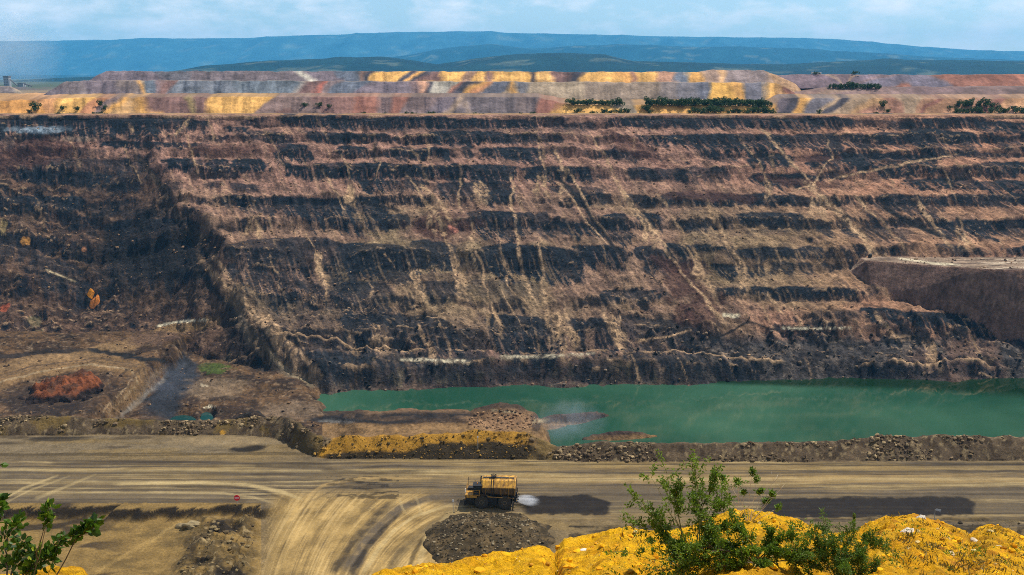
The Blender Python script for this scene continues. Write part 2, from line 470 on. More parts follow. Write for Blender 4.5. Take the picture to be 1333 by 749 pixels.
# --- road level colours
TAN = alb(140, 116, 72); TAN2 = alb(166, 136, 84); GREY = alb(100, 87, 68); DARK = alb(66, 56, 44); BLACK = alb(34, 30, 26); LIGHT = alb(186, 162, 112)
base = TAN[None] * (1 - MED[:, None]) + GREY[None] * MED[:, None]
Cc[:] = base
stretch = fbm(X / 26, Y / 0.75, 4, 111)                 # long wheel marks along the road
onroad = sstep(598, 602, V) * (1 - sstep(672, 682, V - 10 * sstep(900, 1333, U)))
paint(isnear * onroad * sstep(0.42, 0.62, stretch), GREY)
paint(isnear * onroad * sstep(0.60, 0.72, stretch) * 0.8, DARK)
paint(isnear * onroad * sstep(0.38, 0.25, stretch) * 0.5, LIGHT)
def roadline(y0, y1, x0, x1, col, a, seed, slant=0.0):
    ix = sub(x0, x1, min(y0, y0 + slant) - 4, max(y1, y1 + slant) + 4); ix = ix[isnear[ix]]
    tt = (U[ix] - x0) / (x1 - x0)
    v = V[ix] - slant * tt + 2.2 * (fbm(X[ix] / 30, X[ix] * 0 + seed, 3, 120 + seed) - 0.5)
    br = 0.35 + 0.9 * fbm(X[ix] / 7, Y[ix] / 1.5, 3, 140 + seed)
    br = br * (.45 + 1.0 * sstep(.3, .6, fbm(X[ix] / 14, Y[ix] / .45, 3, 160 + seed)))
    m = .66 * a * sstep(y0 - 1, y0 + 1.2, v) * (1 - sstep(y1 - 1.2, y1 + 1, v)) * sstep(0, 0.04, tt) * (1 - sstep(0.94, 1, tt)) * np.clip(br, 0, 1)
    m = np.clip(m, 0, 1)[:, None]; Cc[ix] = Cc[ix] * (1 - m) + col * m
roadline(589, 594, -300, 440, BLACK, .8, 1); roadline(595, 600, -300, 560, GREY, .8, 2); roadline(599, 607, 60, 440, DARK, .9, 3, 2)
roadline(609, 613, -300, 640, LIGHT, .75, 4, 3); roadline(614, 621, 60, 560, DARK, .65, 5, -2); roadline(615, 625, -300, 60, GREY, .8, 51)
roadline(627, 630, -300, 300, LIGHT, .8, 6, -1); roadline(631, 639, -300, 330, DARK, .55, 7); roadline(640, 643, -300, 300, LIGHT, .45, 8); roadline(644, 654, -300, 330, GREY, .95, 9); roadline(650, 655, 60, 330, DARK, .8, 91)
roadline(604, 607, 640, 1700, BLACK, .9, 10, -2); roadline(608, 613, 560, 1700, TAN, .9, 11, -3); roadline(613, 619, 700, 1700, DARK, .75, 12, -2)
roadline(619, 630, 560, 1700, TAN2, .8, 13, -3); roadline(623, 627, 640, 1700, LIGHT, .7, 14, -2); roadline(632, 637, 700, 1700, DARK, .35, 15); roadline(636, 644, 660, 1700, GREY, .8, 16)
roadline(644, 668, 640, 1700, alb(92, 80, 62), .85, 17); roadline(668, 674, 640, 1700, TAN, .7, 18, 6); roadline(672, 678, 950, 1700, BLACK, .8, 19, 3); roadline(680, 686, 1000, 1700, GREY, .8, 20)
# flat beyond the road on the left
ix = isnear & (U < 410) & (V < 590) & (V > 560)
paint(ix * sstep(0.35, 0.65, fbm(X / 18, Y / 3, 4, 131)), alb(120, 104, 78)); paint(ix * sstep(0.6, 0.75, fbm(X / 15 + 9, Y / 2.5, 4, 132)) * .8, alb(78, 66, 50))
blob(325, 583, 22, 4.5, BLACK, .95, isnear, rot=-.1); blob(70, 572, 40, 3, BLACK, .7, isnear); blob(300, 575, 60, 6, alb(150, 128, 92), .6, isnear)
# lower flat and ramp
lowflat = isnear & (V > 655) & (U < 340)
paint(lowflat * 0.9, alb(140, 112, 62)); paint(lowflat * sstep(0.5, 0.7, fbm(X / 9 + 4, Y / 4, 4, 133)) * .8, alb(108, 88, 52))
dk = fbm((X + Y * 1.3) / 16, (Y - X * .4) / 5, 4, 134)
paint(lowflat * sstep(0.5, 0.64, dk) * (1 - sstep(110, 190, U)) * 0.9, alb(58, 48, 36))
emb = isnear * I['leftm'] * sstep(0.0, 0.6, I['edge'] - Y) * (1 - sstep(1.5, 3.3, I['edge'] - Y + 1.5 * (FINE - .5)))
paint(emb, alb(46, 38, 28))  # embankment face coloured dark for the shade on it
paint(I['rough'] * isnear * sstep(0.35, 0.6, FINE), alb(92, 76, 48)); paint(I['rough'] * isnear * sstep(0.52, 0.7, NF), alb(48, 40, 30))
paint(I['rough'] * isnear * sstep(0.68, 0.76, fbm(X / 1.1, Y / 1.1, 3, 135)), alb(150, 128, 88))
ramp = isnear * sstep(340, 372, U - (V - 660) * -.15) * (1 - sstep(560, 610, U - (V - 700) * .3)) * sstep(634, 655, V)
# swept wheel marks: arcs that turn off the road into the ramp
arc_c = (720, 640)
rad = np.hypot((U - 640) / 1.0, (V - 830) * 1.0)
sw1 = .55 * fbm(rad / 7 + 0.02 * U, np.arctan2(V - 830, U - 640) * 5.0, 4, 136) + .45 * fbm(X / 4, Y / 4, 4, 146)
paint(ramp * 0.95, alb(166, 136, 82)); paint(ramp * sstep(0.5, 0.62, sw1) * .65, alb(138, 112, 66)); paint(ramp * sstep(0.58, 0.68, sw1) * .5, alb(104, 86, 56)); paint(ramp * sstep(0.44, 0.36, sw1) * .5, alb(196, 162, 100))
sw2 = fbm(rad / 1.5, np.arctan2(V - 830, U - 640) * 2.5, 3, 156); paint(ramp * sstep(.56, .68, sw2) * .5 * sstep(.35, .55, fbm(X / 8, Y / 8, 3, 157)), alb(98, 80, 54)); paint(ramp * sstep(.42, .32, sw2) * .4, alb(206, 174, 116))
for pts, w0, w1, col, a in (
    ([(0, 652), (30, 636), (75, 619)], 1.6, 1.2, LIGHT, .8), ([(0, 659), (40, 638), (90, 620)], 1.2, 1, LIGHT, .55), ([(45, 650), (90, 632), (125, 618)], 2.2, 1.2, LIGHT, .5),
    ([(140, 630), (260, 629), (320, 631), (365, 640), (392, 650)], 1.6, 2.2, LIGHT, .9), ([(180, 641), (290, 642), (330, 648), (355, 655)], 1.3, 1.6, alb(170, 148, 104), .8),
    ([(220, 634), (300, 634), (345, 641), (375, 652)], 1.5, 1.5, BLACK, .6), ([(395, 650), (420, 632), (470, 622), (560, 622)], 2.5, 2, TAN2, .8), ([(400, 655), (440, 636), (500, 622)], 1.2, 1, DARK, .5),
    ([(450, 749), (470, 715), (495, 685), (520, 662), (560, 648), (610, 644)], 10, 3, alb(96, 84, 68), 1), ([(455, 749), (478, 712), (502, 686), (522, 668)], 4, 2, alb(52, 45, 37), .95),
    ([(430, 749), (460, 705), (490, 672), (510, 655)], 4.5, 5, alb(60, 52, 42), .9), ([(470, 749), (492, 715), (512, 692), (540, 672), (590, 656)], 3, 1.5, LIGHT, .7),
    ([(505, 749), (520, 720), (545, 700), (565, 680), (600, 668)], 6, 3, alb(96, 82, 58), .7), ([(530, 749), (538, 722), (552, 700)], 3, 2, BLACK, .7), ([(545, 735), (556, 700), (585, 668), (630, 662)], 4, 2, LIGHT, .5),
    ([(520, 650), (522, 657), (528, 668)], 2, 2, LIGHT, .5), ([(540, 646), (545, 658), (548, 668)], 2, 2, LIGHT, .5), ([(528, 654), (610, 648), (650, 640)], 6, 3, DARK, .5),
    ([(440, 629), (470, 633), (500, 640)], 7, 5, alb(70, 58, 40), .6), ([(575, 668), (640, 668), (700, 678), (760, 690)], 5, 5, TAN, .7),
    ([(415, 612), (480, 616), (560, 612)], 2.5, 1.5, DARK, .7), ([(330, 606), (430, 610)], 2.5, 2, DARK, .8),
    ([(120, 749), (200, 700), (260, 680)], 2.5, 2, alb(160, 130, 76), .6), ([(180, 720), (215, 690), (250, 672)], 1.5, 1.5, alb(170, 140, 84), .5)):
    line(pts, w0, w1, col, a * (.95 if pts[0][1] > 700 else .78), warp=1.8, zone=isnear, soft=.55, rag=.25)
# rutted dark marks at the junction
jn = isnear & (U > 425) & (U < 520) & (V > 620) & (V < 650)
paint(jn * sstep(0.55, 0.68, fbm(X / 2.5, Y / 1.2, 4, 137)) * .7, BLACK)
# wet strips left by the sprinkler
wet = np.zeros(X.size)
for (x0, x1, y0, y1, sl) in ((676, 793, 645, 672, 0), (985, 1268, 649, 676, -4)):
    ix = sub(x0 - 10, x1 + 12, y0 - 10, y1 + 10); ix = ix[isnear[ix]]
    tt = (U[ix] - x0) / (x1 - x0)
    v = V[ix] - sl * tt
    cut = 26 * sstep(0.75, 1.0, (v - y0) / (y1 - y0)) * 0.3
    rag = 9 * (NF[ix] - .5) + 7 * (fbm(X[ix] / 1.3, Y[ix] / 1.3, 3, 158) - .5)
    m = sstep(y0 - 1, y0 + 2, v + rag * .5) * (1 - sstep(y1 - 3, y1 + 1, v + rag * .8)) * sstep(x0, x0 + 12, U[ix]) * (1 - sstep(x1 - 22 * np.clip((y0 + 9 - v) / 9, 0, 1) - 4, x1 + 3 - 22 * np.clip((y0 + 9 - v) / 9, 0, 1), U[ix] + rag))
    wet[ix] = np.maximum(wet[ix], m)
paint(wet * (0.88 + .12 * FINE), alb(30, 25, 23))
# shoulder below the road on the right
shr = isnear & (U > 740) & (V > 684)
paint(shr * sstep(0.4, 0.62, fbm(X / 6, Y / 2.5, 4, 138)), alb(66, 56, 40)); paint(shr * sstep(0.6, 0.7, FINE) * .6, alb(40, 34, 26))
# berm
bm_ = isnear & (I['u'] > -0.05)
paint(bm_ * 1.0, alb(96, 80, 60)); paint(bm_ * sstep(0.45, 0.65, FINE), alb(70, 57, 42)); paint(bm_ * sstep(0.62, 0.72, fbm(X / 0.9, Y / 0.9, 3, 139)) * .8, alb(140, 120, 86))
paint(bm_ * sstep(0.55, 0.7, NF) * (U < 420), alb(108, 88, 50)); paint(bm_ * (U < 420) * sstep(0.6, 0.72, NV), alb(62, 52, 36))
yel = bm_ * sstep(408, 416, U - np.clip(592 - V, 0, 20) * .9 + 14 * (NU - .5)) * (1 - sstep(668, 706, U + 10 * (NU - .5)))
paint(yel, alb(164, 120, 42)); paint(yel * sstep(0.5, 0.7, FINE) * .6, alb(140, 100, 36)); paint(yel * sstep(0.62, 0.75, NV) * .6, alb(205, 150, 48))
# dark dumped coal stone along the foot of the yellow berm
ft = interp(U, [(400, 590), (440, 588), (500, 586), (530, 588), (555, 577), (590, 574), (640, 575), (690, 578), (740, 590)]) + 7 * (NF - .5)
paint(bm_ * sstep(0, 3, V - ft) * sstep(405, 430, U) * (1 - sstep(700, 740, U)), alb(58, 48, 32))
paint(bm_ * sstep(630, 670, U) * (1 - sstep(715, 730, U)) * sstep(.45, .6, NU), alb(120, 98, 58))
paint(bm_ * sstep(376, 388, U) * (1 - sstep(404, 416, U)) * .8, alb(86, 72, 48))
blob(290, 563, 4, 3, alb(190, 140, 50), 1, isnear); blob(425, 556, 12, 4, alb(170, 130, 44), .8, isnear)

# --- wall colours
DK0 = np.array([.012, .011, .011]); COAL = np.array([0.005, 0.007, 0.010]); COAL2 = np.array([0.016, 0.020, 0.025])
BR_HI = alb(138, 103, 86, 1.0); BR_MID = alb(126, 98, 78, 1.0); OLIVE = alb(112, 98, 68, 1.0); BR_R = alb(156, 112, 86, 1.0); REDB = alb(70, 44, 36, 1.0); STREAK = alb(184, 150, 112, 1.0)
wz = iswall.astype(float)
lo = sstep(225, 300, V) * (1 - 0.5 * sstep(380, 450, V))
olive_m = .65 * lo * sstep(0.4, 0.6, fbm(X / 70, Y / 40, 3, 150)) * (1 - .5 * sstep(1000, 1200, U))
wb = BR_HI[None] * (1 - lo[:, None]) + BR_MID[None] * lo[:, None]
wb = wb * (1 - sstep(850, 1150, U)[:, None]) + BR_R[None] * sstep(850, 1150, U)[:, None]
wb = wb * (1 - olive_m[:, None]) + OLIVE[None] * olive_m[:, None]
Cc[iswall] = wb[iswall]
paint(wz * sstep(0.5, 0.7, fbm(X / 12, Y / 6, 4, 151)) * .5, alb(92, 70, 58, 1.0))
fall = fbm((X + 0.45 * (Y - 600)) / 1.7, Y / 22, 4, 152)          # fine run-off streaks down the fall line
paint(wz * sstep(0.60, 0.76, fall) * .2, STREAK); paint(wz * sstep(0.46, 0.34, fall) * .4, alb(70, 56, 48, 1.0))
# left bay: dark brown dumped rock, with the recess's shade painted in
lbm = wz * sstep(-4, 14, I['dd']) * sstep(190, 235, V)
paint(lbm * .92, alb(72, 54, 42, 1.0)); paint(lbm * sstep(.5, .66, NF) * .8, alb(38, 31, 28, 1.0)); paint(lbm * sstep(.6, .72, fbm(X / 6, Y / 3, 4, 153)) * .6, alb(112, 88, 68, 1.0))
# lower dark wall of mudstone over the lake
lowd = wz * sstep(395, 425, V + 14 * (NF - .5)) * (1 - sstep(900, 1010, U)) * sstep(300, 400, U)
paint(lowd * .22, COAL2)
blf = wz * sstep(428, 448, V + 22 * (NU - .5)) * sstep(860, 930, U)
paint(blf, alb(62, 57, 54, 1.0)); paint(blf * sstep(.5, .66, NF), alb(34, 32, 32, 1.0)); paint(blf * sstep(.58, .7, fbm(X / 3, Y / 3, 4, 154)) * .7, alb(100, 88, 76, 1.0))
paint(blf * sstep(1140, 1230, U) * sstep(.4, .6, MED) * .7, alb(104, 80, 66, 1.0))
bot = wz * sstep(458, 470, V + 10 * (NF - .5)) * (1 - sstep(860, 930, U))
paint(bot * .6, alb(46, 43, 40, 1.0)); paint(bot * sstep(.6, .72, fbm(X / 5, Y / 3, 4, 155)) * .6, alb(98, 88, 66, 1.0))

# exposed seams: x range, top and bottom row, slant over the range, strength
BANDS = [
 (-200,246,150,174,3,1),(294,324,164,172,2,1),(324,368,169,179,4,.8),(365,470,150,165,2,1),(398,450,172,184,2,.9),(138,263,184,192,2,1),(355,400,186,208,3,1),
 (209,267,208,222,0,1),(270,297,208,222,0,1),(302,345,208,222,1,1),(368,405,212,228,6,1),(405,452,213,230,0,1),(300,338,238,248,2,.9),(216,236,237,245,0,.7),(263,288,238,247,0,.8),
 (-100,182,207,224,0,.8),(27,135,223,238,3,1),(95,182,226,246,-4,.55),(-100,100,258,278,-3,1),(142,250,289,310,-4,.9),(110,215,272,280,2,.6),(135,258,314,368,0,.92),(-100,40,300,330,6,.7),(40,100,330,375,20,.7),(-100,60,180,200,-4,.7),(60,130,190,200,4,.6),
 (292,400,254,272,6,1),(380,455,258,290,4,1),(297,452,314,386,0,.92),(310,455,384,420,4,.5),(330,470,425,470,10,.8),(380,470,455,490,8,.8),
 (440,600,153,167,0,1),(600,690,155,166,2,1),(720,772,160,168,0,.9),(800,890,153,164,0,1),(440,498,174,181,0,1),(558,656,170,186,3,1),(656,727,176,186,0,.9),(830,890,175,188,0,1),
 (440,476,192,202,0,1),(501,588,192,206,2,1),(600,614,191,204,0,.9),(624,703,191,209,2,1),(715,730,195,207,0,.7),(781,832,196,206,2,.9),
 (440,551,213,233,1,1),(558,673,214,236,2,1),(676,771,218,236,0,1),(822,890,219,233,2,.9),(470,551,236,250,-3,1),(568,663,239,262,-2,.95),(720,778,240,250,6,.9),(620,670,250,262,0,.9),
 (440,497,257,296,0,1),(507,528,279,292,0,.9),(609,670,275,307,2,1),(672,682,278,300,0,.9),(684,692,278,302,0,.9),(696,712,277,303,0,.9),(710,782,289,306,3,1),(784,817,280,311,0,1),(822,857,277,298,3,1),(744,800,252,262,2,.9),(808,846,252,266,4,.9),(862,890,252,266,0,.9),
 (440,531,316,361,4,1),(534,590,314,350,4,.95),(626,746,318,360,6,1),(744,812,320,346,2,1),(828,866,320,352,6,.95),(862,895,318,338,0,1),
 (440,504,368,412,2,.9),(548,600,366,386,4,.8),(784,858,379,392,-2,1),(783,793,384,402,0,.9),(610,700,362,384,8,.5),
 (440,582,409,466,6,.92),(629,717,409,461,8,.97),(737,760,414,456,4,.95),(764,794,414,456,6,.95),(797,900,412,470,10,.85),(440,880,474,496,4,.55),(585,630,430,468,0,.8),
 (883,1031,252,265,2,1),(957,1046,277,289,2,1),(886,921,292,302,0,1),(1062,1083,295,304,2,1),(1095,1113,298,307,2,1),(983,1040,298,303,0,.5),
 (883,952,319,327,0,1),(960,1068,324,338,-2,.95),(927,978,343,361,4,1),(883,915,340,356,0,1),(980,990,345,358,0,.9),(998,1012,340,354,4,.9),(1016,1034,340,354,4,.9),(1038,1056,340,354,4,.9),(1068,1086,342,352,2,.9),
 (939,1104,373,386,2,1),(1121,1169,402,421,0,1),(1177,1262,406,422,6,1),(1262,1340,420,440,10,.8),(1060,1120,402,424,4,.5),
 (1143,1222,253,274,6,1),(1225,1340,254,268,-2,.9),(1214,1420,288,309,-2,1),(1120,1180,294,310,4,.8),(1220,1248,316,331,4,.9),(1310,1420,322,331,0,.9),(1140,1180,322,330,2,.8),(1118,1145,270,284,6,.7),
 (883,1100,153,168,0,1),(1100,1192,156,166,3,.85),(1205,1280,154,166,2,.9),(1270,1420,158,173,4,1),(883,1018,175,198,1,1),(1018,1205,177,196,-5,.95),(1187,1265,167,192,6,1),(917,957,199,209,2,.9),(974,1030,199,216,3,1),
 (1052,1125,204,221,-3,1),(1112,1216,199,224,4,1),(1216,1308,199,206,0,.9),(1271,1420,211,226,2,1),(883,945,219,236,0,.8),(981,1060,225,243,3,1),(1180,1270,233,246,1,1),(1281,1420,234,252,4,1),(1290,1420,178,192,0,.9),
 (1010,1120,228,238,-6,.6),(470,760,166,172,0,.5),(1060,1180,262,270,3,.6)]
pm_mask = I['isplat'].astype(float)
fin = fbm((X + 0.45 * (Y - 600)) / 3.2, Y / 60, 3, 160); fin2 = fbm((X + 0.45 * (Y - 600)) / 1.1, Y / 30, 3, 161)
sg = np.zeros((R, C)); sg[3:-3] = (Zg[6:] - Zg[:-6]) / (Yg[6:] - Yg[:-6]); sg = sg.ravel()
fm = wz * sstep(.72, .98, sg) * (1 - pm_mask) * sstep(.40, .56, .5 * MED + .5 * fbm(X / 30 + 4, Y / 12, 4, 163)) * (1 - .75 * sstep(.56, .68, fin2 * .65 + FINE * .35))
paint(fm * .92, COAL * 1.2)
paint(wz * (1 - pm_mask) * sstep(.56, .70, fbm((X + 0.45 * (Y - 600)) / 5, Y / 9, 4, 164)) * .4 * (1 - .5 * sstep(900, 1200, U)), alb(50, 43, 40, 1.0))
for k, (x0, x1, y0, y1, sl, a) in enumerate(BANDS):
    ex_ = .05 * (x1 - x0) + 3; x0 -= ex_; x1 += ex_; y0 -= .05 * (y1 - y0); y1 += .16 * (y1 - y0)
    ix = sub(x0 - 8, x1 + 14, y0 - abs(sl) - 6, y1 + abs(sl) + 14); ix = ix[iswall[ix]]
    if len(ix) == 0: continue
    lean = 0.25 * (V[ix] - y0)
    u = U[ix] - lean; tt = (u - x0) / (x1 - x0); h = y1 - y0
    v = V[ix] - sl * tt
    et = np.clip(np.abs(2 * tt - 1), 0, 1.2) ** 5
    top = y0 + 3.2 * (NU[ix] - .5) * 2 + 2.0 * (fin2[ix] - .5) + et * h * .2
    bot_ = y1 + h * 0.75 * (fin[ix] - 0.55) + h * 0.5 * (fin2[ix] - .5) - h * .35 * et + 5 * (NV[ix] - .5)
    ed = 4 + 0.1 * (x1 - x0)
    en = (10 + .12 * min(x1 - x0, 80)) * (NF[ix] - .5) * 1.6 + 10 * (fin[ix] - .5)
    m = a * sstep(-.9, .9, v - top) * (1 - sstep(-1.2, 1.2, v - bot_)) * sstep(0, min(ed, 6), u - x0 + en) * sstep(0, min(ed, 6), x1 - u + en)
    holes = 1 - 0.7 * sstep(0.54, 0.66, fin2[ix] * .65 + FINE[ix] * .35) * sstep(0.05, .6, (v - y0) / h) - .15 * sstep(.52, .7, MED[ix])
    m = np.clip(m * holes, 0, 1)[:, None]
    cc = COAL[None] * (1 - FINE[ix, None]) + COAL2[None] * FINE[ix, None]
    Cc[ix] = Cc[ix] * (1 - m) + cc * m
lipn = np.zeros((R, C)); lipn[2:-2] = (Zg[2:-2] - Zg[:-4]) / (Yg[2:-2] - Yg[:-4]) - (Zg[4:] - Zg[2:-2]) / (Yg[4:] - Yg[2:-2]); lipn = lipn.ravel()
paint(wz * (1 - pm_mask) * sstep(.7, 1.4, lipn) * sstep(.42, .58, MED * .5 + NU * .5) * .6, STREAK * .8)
paint(wz * (1 - pm_mask) * sstep(.8, 1.6, -lipn) * .5, DK0)  # shadow lines painted into the creases below the benches
# reddish slumps
RB = alb(64, 42, 36, 1.0)
for b in ((572, 292, 40, 15, 0), (570, 300, 20, 12, 0), (895, 365, 26, 30, .6), (915, 400, 24, 26, .5), (870, 345, 22, 10, .4), (920, 256, 60, 7, .05), (290, 196, 60, 8, 0), (825, 192, 45, 12, .5), (1060, 206, 30, 5, 0), (20, 205, 70, 14, -.1), (70, 188, 40, 8, 0), (1040, 237, 60, 5, 0.1), (890, 408, 12, 20, .2)):
    blob(b[0], b[1], b[2], b[3], RB, .72, iswall, rot=b[4], warp=.7)
blob(590, 298, 8, 2.2, alb(160, 104, 84, 1.0), .8, iswall, rot=.5, warp=1.6); blob(1057, 112, 4, 4, alb(200, 90, 70), .9)
blob(50, 169, 36, 4.5, alb(110, 122, 130, 1.0), .8, iswall); blob(100, 181, 26, 4, alb(112, 98, 84, 1.0), .6, iswall)
# run-off streaks across the benches; first lines paint the spur's sunlit crest
ST = [([(180, 203), (213, 248), (243, 300), (262, 340), (292, 372), (330, 402), (368, 446), (404, 488)], 4, 8), ([(318, 400), (352, 440), (392, 492)], 3, 7), ([(345, 405), (385, 455), (415, 490)], 3, 5), ([(300, 392), (318, 425), (345, 470)], 3, 5), ([(252, 300), (285, 345), (305, 370)], 6, 3), ([(420, 220), (438, 255), (450, 280)], 2, 1.5), ([(288, 235), (294, 262)], 2, 1),
 ([(487, 180), (492, 210), (488, 235)], 2, 1), ([(527, 222), (548, 255), (565, 280), (590, 330), (606, 384)], 2, 4), ([(545, 240), (575, 268), (590, 290)], 4, 5), ([(612, 288), (620, 330), (640, 395), (655, 440)], 3, 2),
 ([(555, 170), (558, 205), (566, 222)], 1.5, 1.5), ([(600, 215), (598, 260), (604, 275)], 2, 2), ([(665, 222), (668, 290), (676, 330), (684, 372), (700, 398)], 3, 3), ([(650, 322), (668, 380), (690, 400)], 2, 2),
 ([(698, 182), (706, 215), (712, 235)], 2.2, 2), ([(722, 195), (735, 225), (728, 260)], 3, 2.2), ([(735, 215), (760, 260), (790, 310)], 1.5, 2), ([(700, 300), (712, 400), (720, 455)], 2.5, 6), ([(722, 405), (732, 440), (736, 470)], 9, 5), ([(782, 405), (800, 440), (808, 458)], 6, 3),
 ([(775, 180), (800, 232), (832, 285), (848, 303)], 3, 5), ([(810, 245), (842, 290), (900, 370), (945, 420)], 2, 3), ([(855, 248), (880, 290), (905, 330), (932, 395)], 2.5, 3.5), ([(917, 258), (940, 305), (965, 345), (985, 372)], 5, 3),
 ([(960, 180), (985, 205), (1000, 235)], 2, 1.5), ([(990, 165), (1030, 210), (1058, 242), (1065, 270)], 3, 3), ([(1040, 235), (1090, 275), (1120, 305), (1145, 335)], 4, 7), ([(1110, 255), (1160, 300), (1180, 330)], 3, 3), ([(1085, 200), (1060, 240), (1030, 250)], 2, 2),
 ([(1190, 255), (1220, 300), (1240, 325)], 3, 3), ([(1245, 295), (1262, 325)], 3, 3), ([(1075, 235), (1180, 212), (1250, 200)], 2.5, 1.5), ([(445, 200), (455, 230), (448, 262)], 1.5, 1.5), ([(395, 300), (420, 350), (428, 400)], 1.5, 2), ([(350, 330), (372, 390)], 1.5, 1.5), ([(500, 330), (512, 350)], 2, 1),
 ([(545, 420), (560, 450), (565, 470)], 4, 4), ([(455, 430), (465, 462)], 6, 5), ([(320, 415), (360, 470), (410, 500)], 4, 4), ([(885, 310), (905, 345), (940, 400)], 2, 2), ([(1135, 405), (1165, 440), (1185, 440)], 4, 5), ([(330, 285), (338, 310)], 2, 1), ([(1000, 380), (1020, 410)], 3, 3), ([(245, 152), (240, 165), (228, 175)], 3, 3), ([(165, 160), (170, 172)], 3, 2)]
for pts, w0, w1 in ST: line(pts, w0 * .6, w1 * .75, STREAK * (0.7 + .25 * random.random()), .8, warp=6, zone=iswall, rag=.8)
# skirts of spilled soil fanning out below the benches
for (x_, y_, w_, h_) in ((560, 262, 16, 40), (592, 330, 14, 55), (640, 395, 16, 40), (730, 405, 20, 50), (800, 410, 22, 45), (845, 290, 16, 30), (965, 335, 18, 45), (1000, 235, 14, 24), (1140, 320, 20, 26), (490, 420, 18, 40), (455, 240, 14, 30), (700, 225, 12, 30), (325, 285, 22, 24), (905, 330, 14, 50), (1210, 440, 26, 40), (1250, 300, 18, 25), (620, 235, 12, 30), (410, 330, 12, 50), (540, 350, 14, 50), (1060, 255, 18, 30)):
    for q_ in range(7):
        xx_ = x_ + random.uniform(-.4, .4) * w_
        line([(xx_, y_ + random.uniform(-4, 6)), (xx_ + .2 * h_ + random.uniform(-.5, .5) * w_, y_ + h_ * random.uniform(.7, 1.1))], .8, 3.2, STREAK * random.uniform(.6, .95), random.uniform(.35, .75), warp=6, zone=iswall, rag=.9)
for k in range(70):
    x = random.uniform(-20, 1350); f = random.choice(FACES); y = f[0] + random.uniform(-8, 4)
    if x < 300 and y > 200 and random.random() < .75: continue
    L = random.uniform(14, 70) * (0.5 + y / 500); sl = random.uniform(.15, .6)
    line([(x, y), (x + sl * L * .5, y + L * .5), (x + sl * L * random.uniform(.7, 1.1), y + L)], random.uniform(.4, 1.2), random.uniform(.5, 2.6), STREAK * random.uniform(.5, .9), random.uniform(.25, .7), warp=6, zone=iswall, rag=.8)
# haul ramps and cracks cut into the wall, and shade painted beside the spur
DK = np.array([.014, .013, .013])
for pts, w0, w1, a in (([(722, 228), (742, 246), (757, 262), (775, 290), (797, 320), (822, 342)], 2.2, 3.4, 1), ([(822, 342), (850, 360), (880, 395)], 1.5, 1.5, .7), ([(1020, 250), (1060, 262), (1110, 285), (1180, 330)], 1.2, 1.2, .7), ([(1148, 268), (1185, 290), (1235, 312)], 4, 3, 1),
                       ([(176, 200), (200, 228), (216, 252), (240, 300), (255, 345), (290, 395), (330, 430), (370, 470)], 5, 4, .85), ([(883, 448), (935, 440), (975, 418), (1010, 430), (1050, 446)], 1.6, 1.4, .9), ([(1050, 446), (1110, 450), (1200, 438)], 1.6, 1.4, .8), ([(470, 262), (525, 276)], 1.5, 1.5, .8), ([(1060, 385), (1120, 395), (1180, 408)], 1, 1, .6), ([(960, 270), (1040, 300), (1095, 322)], 1, 1, .5),
                       ([(490, 185), (488, 215)], 3, 2, .8), ([(540, 482), (640, 488), (720, 490), (800, 480), (870, 470)], 1.5, 1.5, .8)):
    line(pts, w0, w1, DK, a, warp=3, zone=iswall)
line([(724, 236), (745, 258), (765, 290), (790, 318)], .8, .8, STREAK, .7, warp=2, zone=iswall)
PALE = alb(196, 182, 150, 1.0)
line([(520, 468), (560, 469), (615, 471)], 1.6, 2.2, PALE, .9, warp=3, zone=iswall, rag=.8); line([(650, 466), (700, 464), (775, 460)], 2.4, 1.5, PALE * .8, .85, warp=3, zone=iswall, rag=.8); line([(1015, 427), (1060, 428), (1112, 427)], 1.4, 1, PALE, .95, warp=2, zone=iswall, rag=.8)
line([(830, 444), (870, 438), (900, 430)], 1.2, 1, STREAK, .8, zone=iswall); line([(940, 410), (955, 412), (962, 410)], 2.5, 2, PALE, .8, zone=iswall)
blob(109, 325, 3, 3, alb(180, 124, 86, 1.0), .9, iswall, warp=1.2); blob(30, 314, 6, 3.5, alb(180, 126, 60, 1.0), .8, iswall, warp=2); blob(6, 400, 6, 3, alb(150, 76, 50, 1.0), .8, iswall, warp=2); blob(4, 295, 4, 7, alb(130, 112, 72, 1.0), .7, iswall, warp=2); blob(60, 440, 12, 4, alb(120, 66, 44, 1.0), .5, iswall, warp=2.5); blob(45, 425, 8, 8, alb(110, 100, 70, 1.0), .5, iswall, warp=2.5)
line([(58, 349), (75, 358), (98, 366)], .9, 1.2, alb(170, 150, 115, 1.0), .8, zone=iswall)
blob(200, 330, 78, 46, DK0, .9, iswall, warp=1.0, soft=.5)  # left bay's recess blackened: coal together with painted shade
# right-hand flat-topped dump
pm = I['isplat'].astype(float) * wz
paint(pm, alb(104, 79, 66, 1.0)); paint(pm * sstep(.5, .7, fbm(X / 7, Y / 3, 4, 170)) * .6, alb(78, 60, 52, 1.0)); paint(pm * sstep(.62, .72, FINE) * .4, alb(130, 104, 86, 1.0))
ptop = pm * (np.abs(slope) < .28)
paint(ptop, alb(146, 124, 102)); paint(ptop * sstep(.5, .66, fbm(X / 14, Y / 2, 4, 171)), alb(104, 86, 72)); paint(ptop * sstep(.62, .7, fbm(X / 20, Y / 2, 4, 172)) * sstep(1260, 1320, U), alb(215, 195, 165))
line([(1170, 336), (1210, 342), (1250, 345)], 1.2, 1.2, PALE, .8, zone=iswall)

